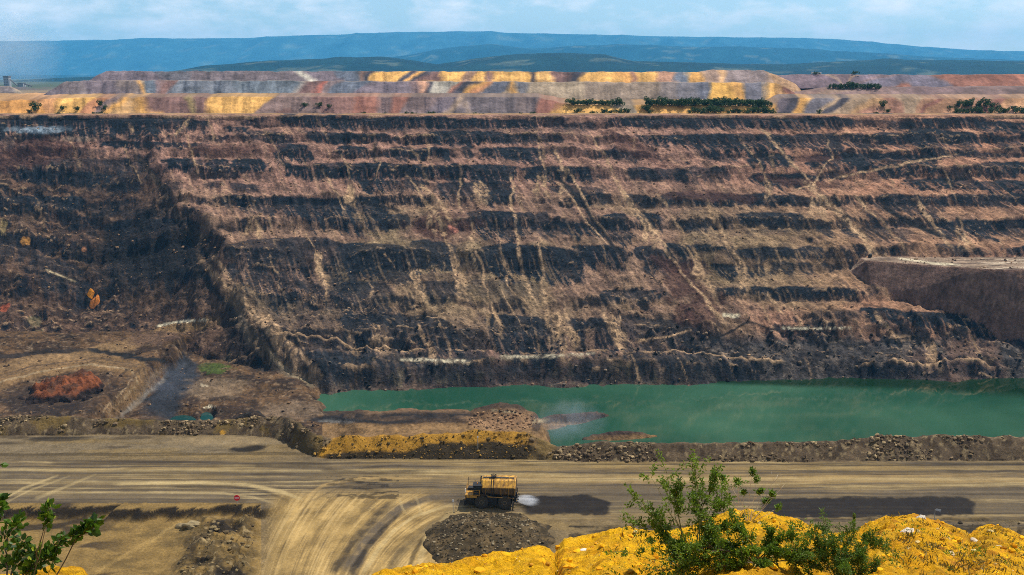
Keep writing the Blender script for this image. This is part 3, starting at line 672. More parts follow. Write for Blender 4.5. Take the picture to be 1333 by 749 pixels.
# --- pit floor colours
fz = isfloor.astype(float)
fb_ = sstep(.35, .65, fbm(X / 10 + 2, Y / 7, 4, 190))[:, None]
Cc[isfloor] = (alb(56, 42, 31)[None] * (1 - fb_) + alb(96, 72, 48)[None] * fb_)[isfloor]
paint(fz * sstep(.52, .7, NF) * .55, alb(70, 54, 38)); paint(fz * sstep(.62, .72, FINE) * .5, alb(134, 112, 86)); paint(fz * sstep(.6, .7, fbm(X / 2.2, Y / 2.2, 3, 191)) * .6, alb(36, 31, 28))
penm = fz * (U > 420)
paint(penm * (1 - sstep(543, 551, V + 4 * (NF - .5))) * .9, alb(66, 53, 42)); paint(penm * sstep(536, 540, V) * (1 - sstep(542, 548, V)) * sstep(.4, .6, NF), alb(40, 36, 34))
line([(470, 536), (540, 533), (600, 534), (630, 537)], 3.5, 2.5, alb(116, 90, 64), .8, zone=isfloor); line([(425, 527), (520, 524), (640, 528)], 2.5, 3, alb(48, 40, 36), .8, zone=isfloor)
paint(penm * sstep(549, 553, V) * .9, alb(124, 96, 62)); blob(655, 548, 46, 14, alb(140, 108, 76), .95, isfloor, warp=.3); blob(665, 548, 30, 10, alb(110, 84, 60), .5, isfloor, warp=.9); blob(698, 553, 6, 12, alb(66, 54, 44), .9, isfloor)
line([(640, 534), (665, 535), (672, 538)], 1.2, 1.2, alb(150, 136, 104), .8, zone=isfloor); blob(440, 548, 25, 3, alb(120, 118, 112), .7, isfloor); line([(395, 548), (430, 545), (500, 550), (560, 548)], 2, 3, alb(34, 33, 34), .9, zone=isfloor)
line([(690, 546), (720, 542), (793, 535)], 5, 4, alb(74, 58, 48), .9, zone=isfloor); line([(757, 564), (856, 560)], 5, 5, alb(60, 48, 44), .95, zone=isfloor); line([(692, 549), (715, 547)], 3, 2, alb(150, 132, 100), .9, zone=isfloor)
# left floor: haul loop, coal banks, ditch, grass
for pts, w0, w1, col, a in (([(-60, 515), (40, 482), (120, 470), (180, 478), (188, 500), (150, 540)], 10, 10, alb(126, 98, 64), .85), ([(-60, 500), (30, 470), (110, 460), (170, 448), (230, 428), (285, 418)], 6, 7, alb(124, 98, 66), .95),
    ([(-60, 520), (40, 486), (115, 474), (172, 481), (180, 500), (140, 542)], 1, 1, alb(150, 128, 96), .8), ([(-60, 508), (40, 477), (120, 466), (184, 474), (196, 500), (162, 540)], .9, .9, alb(84, 68, 52), .8), ([(-60, 512), (40, 480), (118, 470), (178, 477), (188, 500), (150, 541)], .8, .8, alb(88, 72, 54), .7), ([(130, 540), (165, 505), (172, 488)], 1, 1, alb(148, 124, 92), .7),
    ([(110, 455), (160, 462), (200, 468), (222, 472)], 2.5, 3.5, alb(30, 30, 30), .95), ([(-40, 470), (60, 458), (120, 456)], 3, 2, alb(44, 38, 34), .9), ([(205, 425), (240, 419), (268, 417)], 1.6, 1.3, PALE, .9), ([(245, 470), (225, 485), (185, 520), (155, 545)], 3.5, 3, alb(126, 118, 106), .75),
    ([(222, 478), (200, 490), (170, 540)], 3, 3, alb(110, 92, 70), .6), ([(250, 468), (225, 505), (200, 545)], 13, 22, np.array([.018, .02, .024]), .95), ([(120, 520), (155, 490), (170, 478)], 1.2, 1.2, alb(60, 48, 38), .7), ([(100, 540), (130, 505), (140, 490)], 1.5, 1.2, alb(70, 56, 44), .7),
    ([(300, 390), (325, 440), (370, 480), (415, 500)], 9, 7, alb(96, 84, 68), .7), ([(340, 450), (370, 480), (410, 505)], 2, 2, alb(140, 124, 96), .7), ([(290, 400), (310, 450), (330, 480)], 10, 8, alb(44, 37, 34), .8),
    ([(150, 500), (175, 490), (180, 480)], 1.5, 1.5, alb(80, 64, 50), .6), ([(258, 500), (272, 503)], 1.5, 1.2, PALE, .8), ([(265, 530), (282, 529)], 1, 1, PALE, .8)):
    line(pts, w0, w1, col, a, warp=5, soft=.3, zone=isfloor | (iswall & (U < 420) & (V > 385)))
blob(200, 440, 36, 9, alb(84, 64, 52), .8, isfloor, rot=-.1); blob(282, 482, 17, 6, alb(64, 78, 30), .9, isfloor, warp=1.4); blob(266, 476, 10, 3, alb(58, 68, 32), .7, isfloor, warp=1.4)
blob(280, 505, 40, 12, alb(122, 102, 78), .6, isfloor); blob(380, 535, 40, 12, alb(120, 100, 78), .6, isfloor)
blob(60, 520, 70, 18, alb(44, 36, 32), .6, isfloor)

# --- plain
pl = isplain.astype(float)
Cc[isplain] = alb(150, 126, 98)
paint(pl * sstep(1500, 2600, Y) * .9, np.array([.05, .075, .04]))
paint(pl * sstep(.5, .65, fbm(X / 60, Y / 160, 3, 181)) * (Y < 2600), alb(104, 92, 86))
paint((isplain | (iswall & (Y > 701))) * (1 - sstep(740, 800, Y)) * sstep(.4, .6, NF) * .7, alb(170, 132, 86))
gr = fbm(X / .9, Y / .9, 3, 195); gr2 = fbm((X + 0.45 * (Y - 600)) / 2.6, Y / 8, 4, 196)
wf = (iswall | isfloor)[:, None]
Cc[:] = np.where(wf, Cc * np.clip(.30 + 1.55 * gr * .55 + 1.55 * gr2 * .45 * 1.0 , .25, 2.0)[:, None] * 1.12, Cc)
Cc[:] = np.clip(Cc, 0.004, 0.9)

# cut the sheet into the named pieces of ground
q = (np.arange(R - 1)[:, None] * C + np.arange(C - 1)[None, :]).ravel()
quads = np.stack([q, q + 1, q + C + 1, q + C], 1)
isroad = isnear & (I['u'] < 0) & (((V > 599) & (V < 655) & (U < 372)) | ((V > 600) & (V < 678) & (U >= 372) & (U < 1900)) | ((ramp > .5) & (V > 650)))
cls = np.where(isnear, np.where(isroad, 1, np.where(I['u'] > 0.0, 5, 0)), np.where(iswall, 2, np.where(isfloor, 3, 4)))
fc = np.median(cls[quads], axis=1).astype(int)
VV = np.stack([X, Y, Z], 1)
for k, (nm, mt) in enumerate((('ground', M_GROUND), ('haul_road', M_ROAD), ('pit_wall_terrain', M_WALL), ('pit_floor_ground', M_FLOOR), ('plain_ground', M_DUMP), ('berm_terrain', M_GROUND))):
    fq = quads[fc == k]
    ids, inv = np.unique(fq.ravel(), return_inverse=True)
    ex = {'wet': wet[ids]} if k == 1 else None
    o = mesh_np(nm, VV[ids], inv.reshape(-1, 4), mt, Cc[ids], True, extra=ex)
    tag(o, kind='structure')

def ground_z(x, y):
    z, _ = terrain(np.array([float(x)]), np.array([float(y)]))
    return float(z[0])

def on_ground(px, py, ylo=150, yhi=720):
    """first ground point met along the sight line of a photo pixel"""
    ys = np.linspace(ylo, yhi, 1600)
    t = float(tana(py)); zr = CZ - ys * t
    d = ys * CP + (CZ - zr) * SP
    xs = (px - 666.5) / F * d
    z, _ = terrain(xs, ys)
    k = np.argmax(z >= zr)
    return Vector((xs[k], ys[k], z[k]))

# ------------------------------------------------------------------ water
def water_mat(name, water_shade, rough=0.045, depth=False):
    m, nt, b = new_mat(name); N, L = nt.nodes, nt.links
    geo = N.new('ShaderNodeNewGeometry')
    n = N.new('ShaderNodeTexNoise'); n.inputs['Scale'].default_value = 0.012; n.inputs['Detail'].default_value = 4
    L.new(geo.outputs['Position'], n.inputs['Vector'])
    r = N.new('ShaderNodeValToRGB'); r.color_ramp.elements[0].position = .35; r.color_ramp.elements[1].position = .7
    r.color_ramp.elements[0].color = (*[c * .65 for c in water_shade], 1); r.color_ramp.elements[1].color = (water_shade[0] * 2.2, water_shade[1] * 1.3, water_shade[2] * 1.35, 1)
    L.new(n.outputs['Fac'], r.inputs['Fac']); L.new(r.outputs['Color'], b.inputs['Base Color'])
    if depth:                                           # dark band of wall shade and reflection, painted into the water's colour
        at = N.new('ShaderNodeAttribute'); at.attribute_name = 'water_shade'; mx = N.new('ShaderNodeMix'); mx.data_type = 'RGBA'; mx.inputs['B'].default_value = (.006, .022, .008, 1)
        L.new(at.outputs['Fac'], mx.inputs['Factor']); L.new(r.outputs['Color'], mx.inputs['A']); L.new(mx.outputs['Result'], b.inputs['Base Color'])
    b.inputs['Roughness'].default_value = rough; b.inputs['IOR'].default_value = 1.33
    w = N.new('ShaderNodeTexNoise'); w.inputs['Scale'].default_value = 1.2; w.inputs['Detail'].default_value = 3
    L.new(geo.outputs['Position'], w.inputs['Vector'])
    bp = N.new('ShaderNodeBump'); bp.inputs['Strength'].default_value = .06; bp.inputs['Distance'].default_value = .1
    L.new(w.outputs['Fac'], bp.inputs['Height']); L.new(bp.outputs['Normal'], b.inputs['Normal'])
    return m
M_LAKE = water_mat('green_mine_water', (0.020, 0.088, 0.048), depth=True)  # depth turns on the painted dark band under the far wall
M_POND = water_mat('pond_water', (0.01, 0.06, 0.055))
a, b_ = 330, 540
lv = [(-160, a, LAKE_Z), (420, a, LAKE_Z), (560, 535, LAKE_Z), (-140, 535, LAKE_Z)]
n = 160
gv = []
for j in range(n + 1):
    for i in range(n + 1):
        y = a + (b_ - a) * j / n; x0 = -130 if y > 440 else -20; x = x0 + (520 - x0) * i / n
        gv.append((x, y, LAKE_Z))
gq = [(j * (n + 1) + i, j * (n + 1) + i + 1, (j + 1) * (n + 1) + i + 1, (j + 1) * (n + 1) + i) for j in range(n) for i in range(n)]
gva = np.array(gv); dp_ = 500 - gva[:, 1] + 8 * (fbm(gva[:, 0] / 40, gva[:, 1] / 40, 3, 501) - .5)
shade_w = np.interp(gva[:, 0], [-90, 0, 60, 110, 190, 260, 400], [3, 5, 6, 14, 22, 36, 50])
tag(mesh_np('lake_water', gv, gq, M_LAKE, extra={'water_shade': 1.0 * (1 - sstep(.55, 1.15, dp_ / shade_w))}), kind='structure')
for (qx, qy, rx, ry) in ((238, 541, 24, 10), (269, 538, 13, 10)):
    pts = [at_z(qx + rx * math.cos(t * .2618), qy + ry * math.sin(t * .2618), -64.6) for t in range(24)]
    bm = bmesh.new(); bm.faces.new([bm.verts.new(p) for p in pts])
    tag(obj('pond_water', bm, M_POND), kind='structure')

# ------------------------------------------------------------------ spoil dumps beyond the rim
def stripes(px, v, stops, slant, seed):
    """colour of end-tipped spoil: each load runs down the face as a fan"""
    xs = np.array([s[0] for s in stops]); cols = np.array([s[1] for s in stops], float)
    side = np.sign(vn(px / 40, px * 0 + seed, seed) - .5)
    q = px + slant * v * (vn(px / 45, px * 0, seed + 1) - .4) * 5 + 6 * (fbm(px / 11, v * 1.2, 3, seed + 2) - .5) + 22 * (fbm(px / 30 + 9, v * .9 + px / 90, 3, seed + 12) - .5)
    tot = 0
    for o_ in (-3.2, -1.6, 0, 1.6, 3.2):
        k = np.clip(np.searchsorted(xs, q + o_, 'right') - 1, 0, len(xs) - 1); tot = tot + cols[k]
    return tot / 5

class Tier:
    def __init__(s, name, Yf, bot, top, x0, x1, stops, slope=.72, back=70, seed=1, drop=25, mat=None, slant=10, rough=1.0, topcol=(140, 112, 84), k=.92):
        s.Yf = Yf; s.bot = bot; s.top = top; s.slope = slope
        px = np.arange(x0, x1, 1.3); nf = 22
        tb = tana(interp(px, bot)); tt = tana(interp(px, top) - 1.8 * (fbm(px / 9, px * 0, 4, seed + 30) - .5) + .9 * np.maximum(0, vn(px / 17, px * 0, seed + 31) - .5) * 2)
        scal = 7.0 * rough * (ridged(px / 37, px * 0 + 3, 2, seed + 9) - .6) + 2.0 * (fbm(px / 7, px * 0, 3, seed + 8) - .5)
        yf = Yf + scal
        zf = CZ - yf * tb
        # top point: z = CZ - tt*y, y = yf + (z-zf)/slope
        y_t = (yf * slope - zf + CZ) / (slope + tt); zt = CZ - tt * y_t
        flat = zt < zf + .05
        zt = np.where(flat, zf - .3, zt); y_t = np.where(flat, yf + .5, y_t)
        vs = []; cs = []
        for j in range(nf + 1):
            v = j / nf
            y = yf + (y_t - yf) * v; z = zf + (zt - zf) * v
            z = z + .9 * rough * (ridged(px / 6, px * 0 + v * .8, 3, seed + 44) - .6) * (1 - v) + .35 * rough * (fbm(px / 5, px * 0 + v * 2, 3, seed + 4) - .5) * (1 - v)
            d = y * CP + (CZ - z) * SP
            vs.append(np.stack([(px - 666.5) / F * d, y, z], 1))
            c = stripes(px, (1 - v) + px * 0, stops, slant, seed)
            c = np.stack([lin(*q) for q in c]) / k if False else c
            cs.append(c)
        for (dy, dz) in ((1.5, .15), (back * .5, .3), (back, 0), (back + drop * 1.6, -drop)):
            y = y_t + dy; z = zt + dz
            d = y_t * CP + (CZ - zt) * SP
            vs.append(np.stack([(px - 666.5) / F * d * (1 + dy / y_t * .9), y, z], 1)); cs.append(np.array(topcol, float)[None] * .5 + cs[nf] * .45)
        n = len(px); m = len(vs)
        Vv = np.concatenate(vs); cc = np.concatenate(cs)
        l = cc / 255.0; l = np.where(l <= .04045, l / 12.92, ((l + .055) / 1.055) ** 2.4) / k
        g = fbm(Vv[:, 0] / 6, Vv[:, 2] / 2, 3, seed + 5)
        gm = np.array([.12, .105, .10]) / k
        l = l * .8 + gm[None] * .2
        st_ = fbm(Vv[:, 0] / 2.2, Vv[:, 2] / 14, 4, seed + 6)
        l = l * (0.5 + 1.0 * fbm(Vv[:, 0] / 14, Vv[:, 2] / 5, 4, seed + 15)[:, None])
        l = l * (0.72 + .56 * g[:, None]) * (.72 + .56 * st_[:, None])
        qd = np.array([(j * n + i, j * n + i + 1, (j + 1) * n + i + 1, (j + 1) * n + i) for j in range(m - 1) for i in range(n - 1)])
        s.o = tag(mesh_np(name, Vv, qd, mat or M_DUMP, np.clip(l, .004, .9)), kind='structure')
        s.px = px; s.yf = yf; s.zf = zf; s.yt = y_t; s.zt = zt
    def point(s, px, py):       # point of the face seen at a photo pixel
        i = int(np.clip(np.searchsorted(s.px, px), 0, len(s.px) - 1)); t = float(tana(py))
        yf, zf, yt, zt = s.yf[i], s.zf[i], s.yt[i], s.zt[i]
        sl = (zt - zf) / max(yt - yf, .01)
        y = (CZ - zf + sl * yf) / (t + sl)
        if y > yt: y = yt + 1.0; z = zt
        else: z = CZ - y * t
        y = max(y, yf); 
        d = y * CP + (CZ - z) * SP
        return Vector(((px - 666.5) / F * d, y, z))

Yl = (208, 152, 76); Yb = (226, 170, 88); Gp = (112, 98, 102); Gb = (96, 102, 112); Br = (122, 88, 78); Dk = (58, 54, 62); Tn = (160, 132, 102); Rd = (136, 86, 68); Wt = (190, 178, 158); Pk = (190, 140, 108)
T1 = Tier('spoil_dump_terrain', 716, [(-400, 152), (0, 151), (300, 151), (700, 154), (900, 152), (1333, 153), (1800, 154)],
     [(-400, 131), (0, 131), (60, 129), (120, 127), (400, 126), (700, 127), (740, 136), (760, 137), (850, 137), (1000, 138), (1020, 128), (1333, 128), (1800, 128)], -380, 1720,
     [(-400, Yl), (0, (214, 150, 76)), (40, (196, 138, 84)), (70, Yb), (120, (190, 128, 84)), (146, (136, 112, 104)), (160, Yl), (170, (180, 140, 90)), (182, Yl), (192, Br), (240, (150, 126, 80)), (252, Br), (270, Yb), (352, (132, 106, 96)), (400, Br), (432, (130, 92, 80)), (462, Rd), (492, (120, 96, 90)), (508, Rd), (530, (112, 92, 88)), (575, Gp), (600, Tn), (606, (104, 92, 92)), (670, (112, 96, 92)), (712, Rd), (737, (176, 130, 70)), (742, Yb), (800, (150, 132, 108)), (826, Yl), (900, (196, 150, 72)), (960, Yl), (1010, Gp), (1024, Dk), (1040, Yl), (1056, (96, 90, 94)), (1080, Tn), (1092, Dk), (1108, Tn), (1130, (176, 134, 88)), (1142, (150, 104, 80)), (1165, Tn), (1200, (160, 116, 84)), (1218, Rd), (1232, (168, 122, 86)), (1270, (150, 108, 84)), (1290, Rd), (1310, (180, 132, 90)), (1333, Pk), (1500, Br)], seed=3, back=330, slant=16)
T2 = Tier('spoil_dump_terrain', 890, [(30, 128), (400, 127), (700, 128), (736, 137), (1006, 138), (1022, 129), (1060, 128)], [(40, 128), (52, 126), (66, 117), (84, 106), (200, 105), (700, 107), (1010, 108), (1026, 116), (1046, 127.5)], 36, 1060,
     [(0, (108, 96, 100)), (80, (124, 110, 108)), (110, Gp), (158, (120, 104, 96)), (176, (216, 160, 90)), (184, (104, 112, 120)), (206, (128, 106, 104)), (218, Br), (236, (106, 110, 116)), (300, (100, 108, 114)), (394, (150, 138, 126)), (402, Br), (420, (176, 100, 80)), (430, (128, 108, 104)), (446, Gb), (486, Gp), (530, (120, 96, 92)), (541, Pk), (553, Dk), (560, (164, 154, 136)), (600, (170, 110, 84)), (607, Dk), (622, Yl), (630, (190, 128, 80)), (640, (84, 84, 92)), (668, Yl), (676, (108, 104, 104)), (690, (150, 130, 104)), (760, (136, 116, 96)), (860, (124, 110, 102)), (884, (110, 104, 106)), (908, (92, 92, 100)), (922, (214, 160, 70)), (950, Yl), (966, (104, 100, 106)), (994, Yb), (1006, (196, 146, 90)), (1018, Rd), (1045, (170, 120, 84))], seed=13, back=60, slant=14, topcol=(150, 126, 100))
T3 = Tier('spoil_dump_terrain', 960, [(100, 107), (1000, 109), (1020, 128), (1060, 128)], [(100, 107), (116, 105), (126, 99), (138, 93), (400, 93), (500, 93), (900, 94), (925, 91), (995, 92), (1012, 98), (1036, 110), (1050, 127.8)], 104, 1050,
     [(0, Gp), (200, (100, 96, 100)), (250, (112, 98, 98)), (385, Wt), (398, Gp), (440, Gb), (470, (150, 116, 96)), (478, Dk), (488, Yb), (531, Dk), (543, (220, 160, 84)), (552, Dk), (560, Br), (572, Yb), (600, (170, 130, 100)), (622, Yb), (640, Br), (648, Yb), (687, Dk), (694, (222, 170, 96)), (722, Br), (735, (90, 66, 60)), (746, Dk), (760, Yb), (800, (226, 162, 84)), (820, (170, 120, 90)), (830, Yb), (860, Pk), (884, Gb), (896, Yl), (915, (160, 130, 108)), (936, (196, 152, 104)), (950, (136, 118, 112)), (1000, (180, 140, 100))], seed=23, back=80, slant=9, topcol=(156, 130, 100))
T4 = Tier('spoil_dump_terrain', 1010, [(1000, 115), (1333, 117), (1800, 118)], [(985, 98), (1040, 97.5), (1333, 97), (1800, 97)], 1002, 1720,
     [(900, (112, 92, 96)), (1060, (104, 84, 92)), (1072, (150, 124, 104)), (1082, (114, 92, 94)), (1110, (170, 136, 110)), (1118, (106, 90, 98)), (1150, (120, 98, 98)), (1166, (104, 94, 104)), (1205, (112, 94, 96)), (1212, (140, 88, 66)), (1290, (148, 92, 68)), (1400, (136, 84, 64))], seed=33, back=100, slant=30, slope=.5)
T5 = Tier('spoil_dump_terrain', 880, [(1000, 131), (1333, 130), (1800, 130)], [(1000, 131), (1040, 121), (1080, 115), (1333, 113.5), (1800, 113)], 1004, 1720,
     [(900, (128, 98, 84)), (1080, (140, 112, 92)), (1110, (122, 96, 88)), (1180, (116, 90, 86)), (1260, (104, 80, 72)), (1333, (96, 74, 66))], seed=43, back=120, slant=30, slope=.28, rough=.5, topcol=(122, 96, 84))

# ------------------------------------------------------------------ mountains
M_FOREST = attr_mat('forested_slopes', [0.004, 0.03], .45, .8, 30.0)
def ridge(Yc, top, x0, x1, seed, depth, col):
    px = np.linspace(x0, x1, 420); nr = 34
    t = tana(interp(px, top) - 2.0 * (fbm(px / 30, px * 0, 4, seed) - .5))
    zc = CZ - Yc * t
    vs = []
    for j in range(nr + 1):
        v = j / nr * 1.5
        y = Yc - depth * (1 - v)
        e = np.where(v <= 1, np.sin(min(v, 1) * 1.5708) ** 1.2, 1 - (v - 1) * .9)
        xx = (px - 666.5) / F * (Yc * CP + 60)
        sp = ridged(xx / (depth * .36) + 5, y / (depth * .9) + px * 0, 4, seed + 3) - .6
        z = 58 + (zc - 58) * e * (1 + (.8 * sp) * (1 - min(v, 1)))
        vs.append(np.stack([xx, y + px * 0, np.minimum(z, np.maximum(zc, 58)) if v < 1 else z], 1))
    Vv = np.concatenate(vs); n = len(px)
    qd = np.array([(j * n + i, j * n + i + 1, (j + 1) * n + i + 1, (j + 1) * n + i) for j in range(nr) for i in range(n - 1)])
    g = fbm(Vv[:, 0] / 400, Vv[:, 1] / 400, 4, seed + 7)[:, None]
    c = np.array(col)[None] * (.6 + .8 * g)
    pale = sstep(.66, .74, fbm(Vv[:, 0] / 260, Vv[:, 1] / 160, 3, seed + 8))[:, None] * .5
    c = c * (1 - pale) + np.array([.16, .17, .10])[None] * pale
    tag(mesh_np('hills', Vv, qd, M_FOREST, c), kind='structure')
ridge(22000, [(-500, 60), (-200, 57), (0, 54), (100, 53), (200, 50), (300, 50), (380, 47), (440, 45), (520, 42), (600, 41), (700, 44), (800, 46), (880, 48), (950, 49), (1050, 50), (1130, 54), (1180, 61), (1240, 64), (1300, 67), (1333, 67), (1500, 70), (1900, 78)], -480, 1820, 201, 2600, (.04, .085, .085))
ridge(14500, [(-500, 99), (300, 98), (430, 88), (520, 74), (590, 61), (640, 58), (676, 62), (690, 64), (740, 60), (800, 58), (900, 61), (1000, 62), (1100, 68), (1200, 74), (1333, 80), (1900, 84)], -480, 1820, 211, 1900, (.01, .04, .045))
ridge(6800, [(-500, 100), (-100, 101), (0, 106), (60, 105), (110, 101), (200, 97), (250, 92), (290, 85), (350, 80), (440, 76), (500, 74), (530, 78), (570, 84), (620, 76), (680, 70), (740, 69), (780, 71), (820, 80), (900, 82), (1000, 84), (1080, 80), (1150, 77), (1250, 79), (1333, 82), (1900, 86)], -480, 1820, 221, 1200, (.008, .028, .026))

# ------------------------------------------------------------------ near ledge of yellow soil below the camera
LCREST = [(-300, 746), (0, 747), (30, 749), (70, 744), (108, 747), (122, 764), (160, 790), (430, 775), (480, 752), (498, 741), (530, 738), (560, 734), (600, 731), (636, 723), (655, 720), (668, 722), (680, 715), (700, 710), (715, 714), (722, 722), (727, 708), (735, 700), (760, 698), (785, 690), (815, 687), (840, 691), (870, 692), (905, 684), (930, 672), (950, 665), (975, 664), (1005, 668), (1040, 678), (1062, 686), (1075, 694), (1090, 698), (1115, 694), (1132, 684), (1155, 675), (1190, 672), (1215, 679), (1245, 690), (1262, 697), (1272, 688), (1290, 683), (1315, 690), (1340, 701), (1700, 706)]
LDIST = [(-300, 9.6), (112, 9.6), (300, 10.5), (480, 12.5), (720, 15.0), (726, 17.5), (900, 18.5), (1070, 19.5), (1110, 18.0), (1260, 19.0), (1272, 21), (1700, 20)]
def ledge_profile(px):
    yc = interp(px, LCREST); D = interp(px, LDIST)
    return D, CZ - D * tana(yc)
def ledge_z(px, Yv, lump=True):
    D, zc = ledge_profile(px)
    n = 1 - np.clip(Yv / D, 0, None)
    z0 = CZ - 1.75
    x = (px - 666.5) / F * (Yv + 2)
    zin = z0 + (zc - z0) * np.clip(Yv / D, 0, 1)
    zin = zin - .0 
    over = np.maximum(0, Yv - D)
    zout = zc - over * 2.4 - np.minimum(over, .5) * 0
    z = np.where(Yv <= D, zin, zout)
    l = (fbm(x / 1.3, Yv / 1.3, 4, 301) - .5) * .34 + (ridged(x / .5, Yv / .5, 4, 302) - .6) * .20 + (fbm(x / .16, Yv / .16, 3, 305) - .5) * .11
    atten = 1 - .45 * np.exp(-((Yv - D) / .5) ** 2)
    return z + l * atten * sstep(3, 7, Yv)
lpx = np.concatenate([np.linspace(-420, -20, 40), np.linspace(-15, 1350, 760), np.linspace(1360, 1760, 40)])
frac = np.concatenate([np.linspace(0.1, .45, 20), np.linspace(.46, 1.0, 170), np.linspace(1.004, 1.12, 22), np.geomspace(1.14, 3.4, 16)])
vs, lp = [], []
for f_ in frac:
    D, zc = ledge_profile(lpx)
    y = D * f_
    z = ledge_z(lpx, y)
    d = y * CP + (CZ - z) * SP
    vs.append(np.stack([(lpx - 666.5) / F * d, y, z], 1))
LV = np.concatenate(vs); n = len(lpx); m = len(frac)
LV[:, 2] = np.maximum(LV[:, 2], 0.0)
LU, LVv = proj(LV[:, 0], LV[:, 1], LV[:, 2])
lx, ly = LV[:, 0], LV[:, 1]
YEL = np.array([.86, .45, .007]); YEL2 = np.array([.74, .35, .006]); YEL3 = np.array([.88, .50, .03])
g = fbm(lx / .5, ly / .5, 4, 311)[:, None]
lc = YEL2[None] * (1 - sstep(.3, .6, g)) + YEL[None] * sstep(.3, .6, g)
g2 = fbm(lx / .22, ly / .22, 4, 312)
mm = (sstep(.62, .75, g2) * .8)[:, None]; lc = lc * (1 - mm) + YEL3[None] * mm
# weathered humus patches and small dark cracks, mostly to the right
pat = sstep(.56, .68, fbm(lx / .6 + 3, ly / .45, 4, 313)) * sstep(780, 1100, LU)
lc = lc * (1 - .5 * pat[:, None]) + np.array([.22, .11, .012])[None] * .5 * pat[:, None]
cr = sstep(.8, .9, ridged(lx / .35, ly / .3, 3, 314)) * sstep(.45, .6, fbm(lx / .9, ly / .9, 3, 315))
lc = lc * (1 - .5 * cr[:, None]) + np.array([.2, .09, .01])[None] * .5 * cr[:, None]
red = sstep(.66, .74, fbm(lx / .4, ly / .4, 3, 316)) * sstep(900, 1200, LU) * .5
lc = lc * (1 - red[:, None]) + np.array([.42, .13, .02])[None] * red[:, None]
cliff = (ly > interp(LU, LDIST) * 1.3)[:, None]
qd = np.array([(j * n + i, j * n + i + 1, (j + 1) * n + i + 1, (j + 1) * n + i) for j in range(m - 1) for i in range(n - 1)])
tag(mesh_np('ledge_ground', LV, qd, M_LEDGE, lc), kind='structure')

def ledge_pt(px, f_):
    D, zc = ledge_profile(np.array([float(px)])); y = D * f_
    z = ledge_z(np.array([float(px)]), y)
    d = float(y[0] * CP + (CZ - z[0]) * SP)
    return Vector(((px - 666.5) / F * d, float(y[0]), float(z[0])))

# ------------------------------------------------------------------ stones
def rock_arrays(c, r, rng, squash=.7):
    """one irregular stone"""
    bm = bmesh.new(); bmesh.ops.create_icosphere(bm, subdivisions=1, radius=1)
    V = np.array([v.co[:] for v in bm.verts]); Fq = np.array([[v.index for v in f.verts] for f in bm.faces]); bm.free()
    return V, Fq
_bm = bmesh.new(); bmesh.ops.create_icosphere(_bm, subdivisions=1, radius=1)
_bm.verts.index_update()
ICO_V = np.array([v.co[:] for v in _bm.verts]); ICO_F = np.array([[v.index for v in f.verts] for f in _bm.faces]); _bm.free()
def rocks_mesh(name, centres, radii, cols, mat, seed=1):
    rng = np.random.default_rng(seed); n = len(centres); nv = len(ICO_V)
    j = 1 + rng.uniform(-.32, .32, (n, nv, 1))
    sc = rng.uniform(.6, 1.25, (n, 1, 3)); sc[:, :, 2] *= .75
    P_ = ICO_V[None] * j * sc * np.asarray(radii)[:, None, None]
    ang = rng.uniform(0, 6.28, n); c, s = np.cos(ang)[:, None], np.sin(ang)[:, None]
    x = P_[:, :, 0] * c - P_[:, :, 1] * s; y = P_[:, :, 0] * s + P_[:, :, 1] * c
    P_ = np.stack([x, y, P_[:, :, 2]], 2) + np.asarray(centres)[:, None, :]
    Fq = (ICO_F[None] + (np.arange(n) * nv)[:, None, None]).reshape(-1, 3)
    col = np.repeat(np.asarray(cols), nv, axis=0)
    return mesh_np(name, P_.reshape(-1, 3), Fq, mat, col, False)
# loose rubble strewn over the berm, the bank beside the ramp and the lake's edge
def strew(n, pxr, pyr, accept, r0, r1, colr, seed):
    rng = np.random.default_rng(seed); C_, R_, K_ = [], [], []
    sel = np.nonzero(accept)[0]
    pick = rng.choice(sel, n)
    rad = r0 + (r1 - r0) * rng.random(n) ** 7
    cen = np.stack([X[pick] + rng.uniform(-.3, .3, n), Y[pick] + rng.uniform(-.2, .2, n), Z[pick] + rad * .25], 1)
    cols = np.array(colr)[rng.integers(0, len(colr), n)] * rng.uniform(.7, 1.25, (n, 1))
    return cen, rad, cols
bermsel = isnear & (I['u'] > 0.0) & (I['u'] < 1.15) & (U > -150) & (U < 1480)
c1 = strew(3600, None, None, bermsel & ((U < 410) | (U > 690)) & (fbm(X / 7, Y / 4, 3, 197) > .5), .06, .6, [alb(170, 146, 106), alb(120, 100, 74), alb(96, 80, 58), alb(140, 118, 88)], 5)
c2 = strew(700, None, None, (I['rough'] > .5) & isnear, .1, .6, [alb(140, 120, 82), alb(90, 76, 54)], 6)
c3 = strew(1500, None, None, isfloor & (np.hypot((U - 655) / 46, (V - 548) / 15) < 1), .15, .9, [alb(170, 134, 96), alb(140, 108, 78), alb(112, 90, 68)], 7)
c4 = strew(900, None, None, bermsel & (U > 410) & (U < 700), .1, .5, [alb(170, 130, 60), alb(80, 66, 40)], 8)
c5 = strew(1500, None, None, isnear & (V > 682) & (U > 1150), .1, .5, [alb(70, 58, 40), alb(110, 92, 62)], 9)
c6 = strew(6000, None, None, iswall & (sg < .75) & (U > -120) & (U < 1450) & (V > 155) & (fbm(X / 14, Y / 9, 3, 198) > .46), .15, .95, [alb(150, 118, 90), alb(110, 88, 68), alb(130, 104, 80), alb(180, 146, 110)], 14)
c7 = strew(3200, None, None, (isfloor | iswall) & (U > -60) & (U < 420) & (V > 250) & (fbm(X / 10, Y / 7, 3, 199) > .48), .15, .9, [alb(120, 94, 68), alb(80, 62, 48), alb(60, 50, 42), alb(150, 118, 84)], 15)
